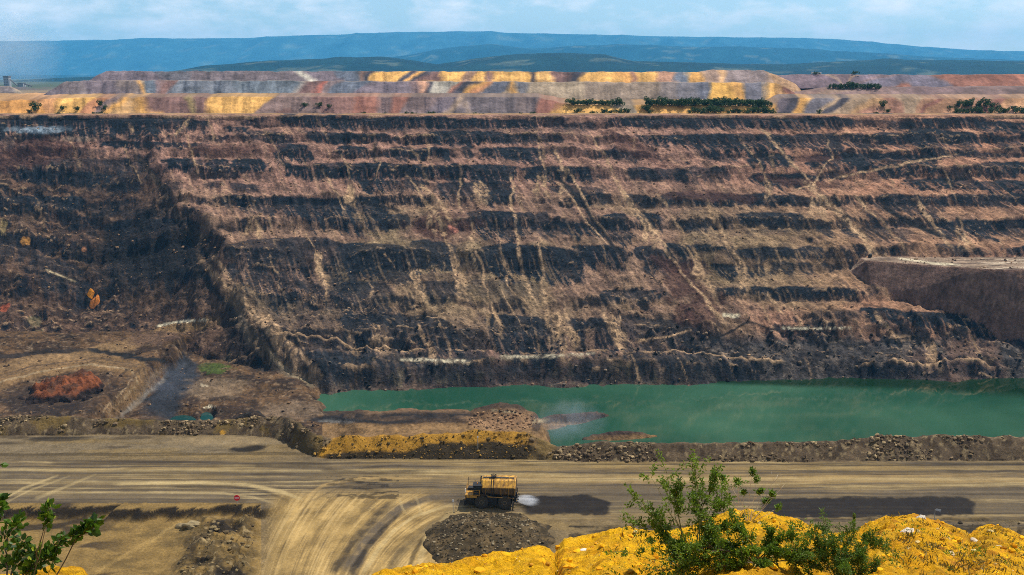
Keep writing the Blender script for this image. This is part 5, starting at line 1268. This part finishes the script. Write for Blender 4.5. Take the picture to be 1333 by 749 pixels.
def wheel(x, y, side):
    bm = bmesh.new(); w = .36
    lathe_y(bm, x, y, 1.3, [(.66, -w), (1.12, -w), (1.26, -w * .8), (1.3, -w * .55), (1.3, w * .55), (1.26, w * .8), (1.12, w), (.66, w)], 36)
    ty = obj('wheel', bm, K_RUB, truck)
    bm = bmesh.new()                                    # tread lugs
    for k in range(26):
        a = 6.2832 * k / 26; s = 1 if k % 2 else -1
        c, sn = math.cos(a), math.sin(a)
        vs = []
        for (rr, yy, da) in ((1.27, 0, -.06), (1.27, 0, .06), (1.27, s * w * .85, .1), (1.27, s * w * .85, -.02), (1.345, 0, -.05), (1.345, 0, .05), (1.345, s * w * .8, .09), (1.345, s * w * .8, -.01)):
            vs.append(bm.verts.new((x + rr * math.cos(a + da), y + yy, 1.3 + rr * math.sin(a + da))))
        for f in ((0, 1, 2, 3), (4, 5, 6, 7), (0, 1, 5, 4), (1, 2, 6, 5), (2, 3, 7, 6), (3, 0, 4, 7)): bm.faces.new([vs[i] for i in f])
    obj('tread', bm, K_RUB, ty)
    bm = bmesh.new()
    lathe_y(bm, x, y, 1.3, [(.3, -w * .45), (.3, -w * 1.0), (.4, -w * 1.02), (.56, -w * .45), (.66, -w * .98), (.7, -w * 1.02), (.7, w * .9), (.3, w * .9)] if side < 0 else [(.3, -w * .9), (.7, -w * .9), (.7, w * 1.02), (.66, w * .98), (.56, w * .45), (.4, w * 1.02), (.3, w), (.3, w * .45)], 24)
    obj('rim', bm, K_RIM, ty)
wheel(-1.75, -2.0, -1); wheel(-1.75, 2.0, 1); wheel(2.7, -2.05, -1); wheel(2.7, -1.22, -1); wheel(2.7, 1.22, 1); wheel(2.7, 2.05, 1)
truck.scale = (1.05, 1.05, 1.1)
# tank: eight-sided, chamfered shoulders, sloping nose
bm = bmesh.new()
def sect(x, w, zb, zt, ch, cb):
    return [bm.verts.new((x, y, z)) for (y, z) in ((-w + cb, zb), (-w, zb + cb), (-w, zt - ch), (-w + ch, zt), (w - ch, zt), (w, zt - ch), (w, zb + cb), (w - cb, zb))]
secs = [sect(-1.9, 2.0, 3.3, 5.0, 1.1, .2), sect(-1.55, 2.35, 2.9, 5.15, 1.05, .3), sect(.2, 2.45, 2.7, 5.2, 1.0, .5), sect(4.5, 2.45, 2.5, 5.25, 1.0, .5), sect(4.75, 2.3, 2.6, 5.1, 1.0, .5)]
for A, B in zip(secs, secs[1:]):
    for k in range(8): bm.faces.new((A[k], A[(k + 1) % 8], B[(k + 1) % 8], B[k]))
bm.faces.new(secs[0][::-1]); bm.faces.new(secs[-1])
bmesh.ops.bevel(bm, geom=[e for e in bm.edges], offset=.05, segments=2, affect='EDGES')
tank = obj('tank', bm, K_TANK, truck)
tank.data.materials.append(K_TLOW)
for f_ in tank.data.polygons:
    if f_.center.z < 4.1 and f_.normal.z < .3: f_.material_index = 1  # lower sides: grime, with their unlit tone painted in as well
for x in (-1.0, .15, .55, 2.0, 3.4, 4.55):               # stiffening hoops
    bm = bmesh.new(); o = .06
    pr = [(-1.95, 2.45), (-2.45 - o, 2.95), (-2.45 - o, 4.2), (-1.4, 5.25 + o), (1.4, 5.25 + o), (2.45 + o, 4.2), (2.45 + o, 2.95), (1.95, 2.45)]
    f_ = .97 if x < 0 else 1
    tube(bm, [(x, y * f_, z * (.99 if x < 0 else 1)) for y, z in pr], .07 if x in (.15, .55) else .035, 6)
    obj('hoop', bm, K_BLK if x in (.15, .55) else K_TANK, tank)
bm = bmesh.new(); rr = [(.42 * math.cos(a * .3927) * 1.25 + .4, .42 * math.sin(a * .3927) * 1.25, 5.75) for a in range(16)]
tube(bm, rr, .06, 6, True)
for a in range(0, 16, 2): tube(bm, [(rr[a][0], rr[a][1], 5.2), rr[a]], .035, 5)
tube(bm, [(q[0], q[1], 5.45) for q in rr], .035, 5, True)
obj('hatch_rail', bm, K_BLK, tank)
bm = bmesh.new(); bmesh.ops.create_cone(bm, cap_ends=True, segments=20, radius1=.42, radius2=.38, depth=.3, matrix=Matrix.Translation((.4, 0, 5.35))); obj('hatch', bm, K_BLK, tank)
tb('walkway', [(-1.6, 4.4, -.28, .28, 5.26, 5.3)], K_BLK, tank, 0)
# tank saddle, side lockers, pipes
tb('saddle', [(-1.2, 4.2, -1.5, 1.5, 1.7, 2.75), (-.9, .9, -2.2, -1.4, 1.2, 2.6), (-.9, .9, 1.4, 2.2, 1.2, 2.6)], K_BLK)
for s in (-1, 1):
    bm = bmesh.new(); tube(bm, [(-.6, s * 2.3, 2.4), (1.0, s * 2.35, 2.35), (3.6, s * 2.3, 2.3), (4.6, s * 2.0, 2.0), (4.95, s * 1.6, 1.5)], .09, 7); obj('pipe', bm, K_YEL, truck)
# front: deck, grille, bumper, rails, ladders
tb('front_deck', [(-4.9, -2.0, -2.5, 2.6, 2.55, 2.72), (-4.6, -2.6, -2.62, -2.45, 2.2, 2.55), (-4.6, -2.6, 2.45, 2.62, 2.2, 2.55)], K_YEL)
tb('fender', [(-3.3, -.4, -2.6, -1.5, 2.74, 2.86), (-3.3, -.4, 1.5, 2.6, 2.74, 2.86)], K_TLOW, bev=.02)
tb('bumper', [(-5.1, -4.75, -2.4, 2.4, .6, 1.38), (-5.1, -4.5, -2.3, -1.7, .8, 1.3), (-5.1, -4.5, 1.7, 2.3, .8, 1.3)], K_BLK)
tb('engine_hood', [(-4.7, -2.4, -1.0, 1.1, 1.3, 2.5), (-4.6, -3.0, -.2, 1.0, 2.73, 3.2)], K_BLK)
tb('front_panel', [(-4.72, -3.2, -2.45, -1.1, 1.4, 2.5), (-4.72, -3.2, 1.2, 2.45, 1.4, 2.5)], K_BLK)
tb('fuel_tank', [(-.3, 1.25, -2.35, -1.2, .75, 2.3)], K_BLK, bev=.15); tb('fuel_tank', [(-.3, 1.25, 1.2, 2.35, .75, 2.3)], K_BLK, bev=.15)
tb('grille', [(-4.82, -4.72, -.95, 1.05, 1.45, 2.45)] + [(-4.88, -4.83, -.9 + .2 * i, -.82 + .2 * i, 1.5, 2.4) for i in range(10)], K_BLK, bev=0)
for y in (-1.9, -1.35, 1.35, 1.9):
    bm = bmesh.new(); bmesh.ops.create_cone(bm, cap_ends=True, segments=14, radius1=.17, radius2=.15, depth=.16, matrix=Matrix.Translation((-4.98, y, 1.95)) @ Matrix.Rotation(math.pi / 2, 4, 'Y'))
    obj('headlight', bm, K_LMP, truck)
tb('lamp_bracket', [(-4.9, -4.6, -2.15, -1.1, 1.7, 2.2), (-4.9, -4.6, 1.1, 2.15, 1.7, 2.2)], K_YEL)
# cab on the near side
cab = tb('cab', [(-3.35, -1.75, -2.3, -.5, 2.74, 2.95), (-3.35, -1.75, -2.3, -.5, 4.25, 4.42), (-3.3, -3.18, -2.27, -2.15, 2.95, 4.25), (-3.3, -3.18, -.65, -.53, 2.95, 4.25), (-1.92, -1.8, -2.27, -2.15, 2.95, 4.25), (-1.92, -1.8, -.65, -.53, 2.95, 4.25), (-3.26, -1.84, -2.24, -2.14, 2.95, 3.35), (-2.6, -2.5, -2.26, -2.15, 2.95, 4.25), (-3.45, -1.7, -2.4, -.4, 4.43, 4.5)], K_BLK)
tb('window', [(-3.17, -1.93, -2.22, -2.18, 3.36, 4.24), (-3.25, -3.21, -2.14, -.66, 2.96, 4.24), (-3.17, -1.93, -.62, -.58, 2.96, 4.24), (-1.89, -1.85, -2.14, -.66, 2.96, 4.24)], K_GLS, cab, 0)
tb('seat', [(-2.5, -2.05, -1.7, -1.1, 2.96, 3.4), (-2.15, -2.0, -1.7, -1.1, 3.4, 4.0)], K_BLK, cab)
tb('beacon', [(-2.7, -2.5, -1.5, -1.3, 4.52, 4.72)], plain_mat('amber_lens', (.7, .25, .02), .3), cab)
bm = bmesh.new()
for z in (3.2, 3.65):
    tube(bm, [(-2.1, -2.55, z), (-4.85, -2.55, z), (-4.85, 2.55, z), (-2.1, 2.55, z)], .03, 5)
for (x, y) in ((-4.85, -2.55), (-4.85, -1.3), (-4.85, 0), (-4.85, 1.3), (-4.85, 2.55), (-3.4, -2.55), (-3.4, 2.55), (-2.1, -2.55), (-2.1, 2.55)): tube(bm, [(x, y, 2.6), (x, y, 3.65)], .03, 5)
obj('handrail', bm, K_YEL, truck)
bm = bmesh.new()
for s in (-1, 1):
    for o in (-.25, .25): tube(bm, [(-5.15, s * 1.5 + o, .5), (-4.95, s * 1.5 + o, 2.6)], .035, 5)
    for i in range(6): tube(bm, [(-5.15 + .035 * i, s * 1.5 - .25, .6 + .36 * i), (-5.15 + .035 * i, s * 1.5 + .25, .6 + .36 * i)], .03, 5)
obj('ladder', bm, K_YEL, truck)
for s in (-1, 1):
    bm = bmesh.new(); tube(bm, [(-4.7, s * 2.5, 2.7), (-4.75, s * 2.75, 3.4), (-4.75, s * 2.75, 3.9)], .03, 5); bx(bm, -4.8, -4.72, s * 2.95 - .2, s * 2.95 + .2, 3.5, 4.1, .02)
    obj('mirror', bm, K_WHT if s < 0 else K_BLK, truck)
bm = bmesh.new(); tube(bm, [(-2.1, .6, 2.7), (-2.1, .6, 5.0), (-2.0, .6, 5.3)], .12, 8); obj('exhaust', bm, K_BLK, truck)
# rear: mudflaps, spray bar with nozzles
for s in (-1, 1): tb('mudflap', [(4.1, 4.16, s * 1.65 - .8, s * 1.65 + .8, .5, 2.3)], K_BLK, bev=.01)
bar = tb('spray_bar', [(4.9, 5.05, -2.3, 2.3, 1.35, 1.55), (4.4, 4.95, -.2, .2, 1.4, 2.6), (4.5, 4.9, -2.2, -2.0, 1.4, 2.6), (4.5, 4.9, 2.0, 2.2, 1.4, 2.6)], K_BLK)
for y in (-1.9, -.65, .65, 1.9):
    bm = bmesh.new(); bmesh.ops.create_cone(bm, cap_ends=True, segments=10, radius1=.16, radius2=.08, depth=.25, matrix=Matrix.Translation((5.15, y, 1.4)) @ Matrix.Rotation(-math.pi / 2, 4, 'Y')); obj('nozzle', bm, K_BLK, bar)

# ------------------------------------------------------------------ mist, smoke, dust
def puff(name, verts_fn, dens, color, label, cat, scale, loc, size, thr=(.42, .7), rot=0.0, aniso=.2):
    bm = bmesh.new(); bmesh.ops.create_icosphere(bm, subdivisions=3, radius=1)
    for v in bm.verts: v.co = Vector(verts_fn(v.co.x, v.co.y, v.co.z))
    m = bpy.data.materials.new(name + '_air'); m.use_nodes = True; nt = m.node_tree; N, L = nt.nodes, nt.links
    N.remove(N['Principled BSDF'])
    pv = N.new('ShaderNodeVolumePrincipled'); pv.inputs['Color'].default_value = (*color, 1); pv.inputs['Anisotropy'].default_value = aniso
    tc = N.new('ShaderNodeTexCoord')
    n = N.new('ShaderNodeTexNoise'); n.inputs['Scale'].default_value = scale; n.inputs['Detail'].default_value = 4
    L.new(tc.outputs['Object'], n.inputs['Vector'])
    mr = N.new('ShaderNodeMapRange'); mr.inputs['From Min'].default_value = thr[0]; mr.inputs['From Max'].default_value = thr[1]; mr.inputs['To Max'].default_value = dens
    L.new(n.outputs['Fac'], mr.inputs['Value'])
    # thins out towards the edge of the cloud
    mp = N.new('ShaderNodeMapping'); mp.inputs['Location'].default_value = (-1, -1, -1); mp.inputs['Scale'].default_value = (2, 2, 2)
    L.new(tc.outputs['Generated'], mp.inputs['Vector'])
    ln = N.new('ShaderNodeVectorMath'); ln.operation = 'LENGTH'; L.new(mp.outputs['Vector'], ln.inputs[0])
    fo = N.new('ShaderNodeMapRange'); fo.inputs['From Min'].default_value = .25; fo.inputs['From Max'].default_value = 1.0; fo.inputs['To Min'].default_value = 1; fo.inputs['To Max'].default_value = 0
    L.new(ln.outputs['Value'], fo.inputs['Value'])
    mu = N.new('ShaderNodeMath'); mu.operation = 'MULTIPLY'; L.new(mr.outputs['Result'], mu.inputs[0]); L.new(fo.outputs['Result'], mu.inputs[1])
    L.new(mu.outputs[0], pv.inputs['Density']); L.new(pv.outputs['Volume'], N['Material Output'].inputs['Volume'])
    o = obj(name, bm, m, None, True); o.location = loc; o.scale = size; o.rotation_euler = (0, rot, 0)
    return tag(o, label, cat, kind='stuff')
tr = truck.location
sp_ = puff('water_spray', lambda x, y, z: (x, y * (.62 + .38 * x), z * (.55 + .2 * x) - .42 * (x + 1) * (.6 + .2 * x)), 7.0, (1, 1, 1), 'white water spray fanning out behind the water truck', 'spray', 1.5, (tr.x + 7.1, tr.y - .1, 1.45), (3.2, 2.9, 1.8), (.34, .72))
_nt = sp_.data.materials[0].node_tree                     # jets break up and thin out away from the nozzles
_tc = [q for q in _nt.nodes if q.type == 'TEX_COORD'][0]; _mu = [q for q in _nt.nodes if q.type == 'MATH'][0]; _nz = [q for q in _nt.nodes if q.type == 'TEX_NOISE'][0]
_mp = _nt.nodes.new('ShaderNodeMapping'); _mp.inputs['Scale'].default_value = (.7, 2.6, 2.2); _nt.links.new(_tc.outputs['Object'], _mp.inputs['Vector']); _nt.links.new(_mp.outputs['Vector'], _nz.inputs['Vector'])
_sx = _nt.nodes.new('ShaderNodeSeparateXYZ'); _nt.links.new(_tc.outputs['Generated'], _sx.inputs[0])
_fx = _nt.nodes.new('ShaderNodeMapRange'); _fx.inputs['From Min'].default_value = .05; _fx.inputs['From Max'].default_value = .98; _fx.inputs['To Min'].default_value = 1; _fx.inputs['To Max'].default_value = 0
_nt.links.new(_sx.outputs['X'], _fx.inputs['Value'])
_m2 = _nt.nodes.new('ShaderNodeMath'); _m2.operation = 'MULTIPLY'
_pv = [q for q in _nt.nodes if q.type == 'PRINCIPLED_VOLUME'][0]
_fo = [l.from_socket for l in _nt.links if l.to_node == _mu][0]
_nt.links.new(_mu.outputs[0], _m2.inputs[0]); _nt.links.new(_fx.outputs['Result'], _m2.inputs[1]); _nt.links.new(_m2.outputs[0], _pv.inputs['Density'])
sm = at_z(728, 572, -60)
puff('smoke', lambda x, y, z: (x, y, z), .035, (.75, .88, 1.0), 'thin bluish smoke drifting over the lake beside the yellow berm', 'smoke', 1.6, (sm.x + 4, sm.y + 10, -56), (18, 14, 12), (.4, .7))
sm = at_z(222, 512, -56)
puff('smoke', lambda x, y, z: (x, y, z), .014, (.6, .7, .9), 'thin blue smoke over the black bank on the pit floor', 'smoke', 1.8, (sm.x, sm.y, -50), (17, 12, 12), (.42, .7))
dp = at_y(18, 92, 3300)
puff('dust', lambda x, y, z: (x, y, z), .006, (.8, .85, .9), 'pale dust cloud rising over the plant at the far left', 'dust', 1.3, (dp.x - 20, dp.y, dp.z + 50), (190, 150, 130), (.35, .7))

# ------------------------------------------------------------------ signs, posts, distant plant
K_PST = plain_mat('dusty_post', (.36, .34, .28), .8)
def post_sign(p, h, label, disc=True):
    e = empty('road_sign', p, 0, label, 'sign')
    bm = bmesh.new(); tube(bm, [(0, 0, -.3), (0, 0, h)], .06, 8); obj('post', bm, K_PST, e)
    return e
p = on_ground(309, 657.5)
s = post_sign(p, 1.6, 'round red no entry sign with white bar at the road edge')
bm = bmesh.new(); bmesh.ops.create_cone(bm, cap_ends=True, segments=28, radius1=.62, radius2=.62, depth=.05, matrix=Matrix.Translation((0, -.09, 1.35)) @ Matrix.Rotation(math.pi / 2, 4, 'X')); obj('disc', bm, plain_mat('sign_red', (.72, .02, .03), .45), s)
bm = bmesh.new(); bx(bm, -.45, .45, -.13, -.12, 1.24, 1.46); obj('bar', bm, plain_mat('sign_white', (.85, .6, .58), .45), s)
p = on_ground(590, 667); s = post_sign(p, 2.6, 'thin pale marker post beside the gravel heap in front of the truck'); bm = bmesh.new(); bx(bm, -.18, .18, -.1, -.06, 2.2, 2.7, .01); obj('plate', bm, K_WHT, s)
p = on_ground(622, 585); s = post_sign(p, 3.0, 'thin pale marker post on top of the yellow berm'); bm = bmesh.new(); bx(bm, -.15, .15, -.1, -.06, 2.6, 3.05, .01); obj('plate', bm, K_WHT, s)
p = on_ground(1216, 679); s = post_sign(p, 2.4, 'grey post with tilted plate beside the wet road'); bm = bmesh.new(); bx(bm, -.5, .5, -.1, -.06, 2.2, 2.6, .01); o = obj('plate', bm, plain_mat('sign_back', (.45, .46, .45), .5), s); o.rotation_euler = (0, .25, 0)
# small machine on the right-hand dump, trucks on the skyline
def small_truck(p, L, col, label, rz=0.0, group=None):
    e = empty('parked_truck', p, rz, label, 'truck', group)
    bm = bmesh.new(); bx(bm, -L * .5, -L * .22, -L * .16, L * .16, L * .12, L * .42, L * .03); obj('cab', bm, col, e)
    bm = bmesh.new(); bx(bm, -L * .2, L * .5, -L * .17, L * .17, L * .16, L * .40, L * .02); obj('body', bm, col, e)
    bm = bmesh.new(); bx(bm, -L * .51, -L * .44, -L * .14, L * .14, L * .28, L * .38); obj('windscreen', bm, K_GLS, e)
    for x in (-.34, .16, .34):
        for s in (-1, 1):
            bm = bmesh.new(); lathe_y(bm, L * x, s * L * .14, L * .085, [(L * .04, -L * .04), (L * .085, -L * .04), (L * .085, L * .04), (L * .04, L * .04)], 14); obj('wheel', bm, K_RUB, e)
g_ = 'vehicles on the right dump skyline'
small_truck(T4.point(1062, 97.2) + Vector((0, 6, .1)), 6.0, K_WHT, 'left one of two white trucks on the skyline of the right spoil dump', 0, g_)
small_truck(T4.point(1069, 97.2) + Vector((0, 8, .1)), 5.0, K_WHT, 'right one of two white trucks on the skyline of the right spoil dump', .4, g_)
pv_ = on_ground(1133, 335.0, 560, 720); small_truck(pv_, 4.4, K_BLK, 'small dark vehicle parked at the left end of the flat dump platform', 1.2)
# processing plant far left
def plant_tower(px, py, Yd, w, h, label, parts):
    b = at_y(px, py, Yd); b.z = 60.3
    e = empty('processing_plant', b, 0, label, 'industrial building')
    cm = plain_mat('weathered_sheet_steel', (.34, .33, .33), .7); dm = plain_mat('dark_sheet_steel', (.16, .13, .12), .8)
    bm = bmesh.new(); bx(bm, -w / 2, w / 2, -w / 2, w / 2, 0, h, .3); obj('wall', bm, cm, e)
    bm = bmesh.new(); bx(bm, -w * .55, w * .55, -w * .55, w * .55, h + .02, h + h * .12, .1); obj('roof', bm, dm, e)
    for k in range(parts):
        for j in range(3):
            bm = bmesh.new(); bx(bm, -w * .4 + k * w * .3, -w * .25 + k * w * .3, -w * .5 - .15, -w * .5 - .02, h * (.2 + .25 * j), h * (.32 + .25 * j)); obj('window', bm, K_GLS, e)
    bm = bmesh.new()
    tube(bm, [(w * .5, 0, h * .8), (w * 1.8, 0, h * .15)], w * .1, 6); tube(bm, [(w * 1.2, 0, 0), (w * 1.2, 0, h * .45)], w * .05, 5); obj('conveyor', bm, dm, e)
plant_tower(10, 110, 2600, 13, 24, 'tall grey plant tower in dust on the plain at the far left', 3)
plant_tower(28, 110, 2700, 15, 9, 'low brown shed beside the plant tower on the far left plain', 3)
# tailings mound and tracks on the plain at far left
T6 = Tier('spoil_dump_terrain', 1250, [(-400, 128), (60, 128)], [(-400, 113), (-100, 113), (0, 112), (12, 113), (24, 118), (36, 127.5)], -380, 44, [(-400, (126, 112, 104)), (0, (120, 108, 104)), (20, (150, 134, 112))], seed=53, back=40, slant=20)

# ------------------------------------------------------------------ haze
hb = bmesh.new(); bx(hb, -19000, 19000, -120, 25500, -110, 1120)
hm = bpy.data.materials.new('hazy_air'); hm.use_nodes = True
nt = hm.node_tree; nt.nodes.remove(nt.nodes['Principled BSDF'])
pv = nt.nodes.new('ShaderNodeVolumePrincipled')
pv.inputs['Color'].default_value = (.10, .54, 1.0, 1); pv.inputs['Density'].default_value = 4.3e-5; pv.inputs['Anisotropy'].default_value = 0.0
nt.links.new(pv.outputs['Volume'], nt.nodes['Material Output'].inputs['Volume'])
tag(obj('haze', hb, hm), kind='stuff')

# ------------------------------------------------------------------ light, sky, camera
SUN_EL = math.radians(58); SUN_AZ = math.atan2(.85, .52)       # from the far right
sd = Vector((math.sin(SUN_AZ) * math.cos(SUN_EL), math.cos(SUN_AZ) * math.cos(SUN_EL), math.sin(SUN_EL)))
sl = bpy.data.lights.new('sun', 'SUN'); sl.energy = 4.9; sl.angle = math.radians(.55); sl.color = (1.0, .95, .86)
so = bpy.data.objects.new('sun', sl); COL.objects.link(so); so.rotation_euler = (-sd).to_track_quat('-Z', 'Y').to_euler(); so.location = (200, 200, 400)

w = bpy.data.worlds.new('World'); SC.world = w; w.use_nodes = True
N, L = w.node_tree.nodes, w.node_tree.links
bg = N['Background']; bg.inputs['Strength'].default_value = .12
sky = N.new('ShaderNodeTexSky'); sky.sky_type = 'NISHITA'; sky.sun_disc = False; sky.sun_elevation = SUN_EL; sky.sun_rotation = SUN_AZ
sky.air_density = .95; sky.dust_density = .1; sky.ozone_density = 2.5
tc = N.new('ShaderNodeTexCoord')
mp = N.new('ShaderNodeMapping'); mp.inputs['Scale'].default_value = (1, 1, 2.6); mp.inputs['Location'].default_value = (2.15, .4, .1)
L.new(tc.outputs['Generated'], mp.inputs['Vector'])
cn = N.new('ShaderNodeTexNoise'); cn.inputs['Scale'].default_value = 15; cn.inputs['Detail'].default_value = 7; cn.inputs['Roughness'].default_value = .58
L.new(mp.outputs['Vector'], cn.inputs['Vector'])
cr = N.new('ShaderNodeMapRange'); cr.inputs['From Min'].default_value = .46; cr.inputs['From Max'].default_value = .70; cr.inputs['To Max'].default_value = .75
L.new(cn.outputs['Fac'], cr.inputs['Value'])
mx = N.new('ShaderNodeMix'); mx.data_type = 'RGBA'; mx.inputs['B'].default_value = (10.5, 9.9, 9.6, 1)
L.new(cr.outputs['Result'], mx.inputs['Factor']); L.new(sky.outputs['Color'], mx.inputs['A']); L.new(mx.outputs['Result'], bg.inputs['Color'])

cd = bpy.data.cameras.new('camera'); cd.lens = 36.0; cd.sensor_width = 36.0; cd.clip_start = .1; cd.clip_end = 50000
cam = bpy.data.objects.new('camera', cd); COL.objects.link(cam); cam.location = (0, 0, CZ); cam.rotation_euler = (math.pi / 2 - P, 0, 0)
SC.camera = cam
SC.view_settings.view_transform = 'Standard'; SC.view_settings.look = 'None'; SC.view_settings.exposure = 0.2; SC.view_settings.gamma = 1.0
SC.render.engine = 'CYCLES'
SC.cycles.use_denoising = False; SC.cycles.filter_width = 1.0
SC.cycles.sample_clamp_indirect = 4.0
SC.cycles.max_bounces = 5; SC.cycles.volume_bounces = 1; SC.cycles.transparent_max_bounces = 8
SC.cycles.volume_step_rate = 2.0; SC.cycles.volume_max_steps = 64
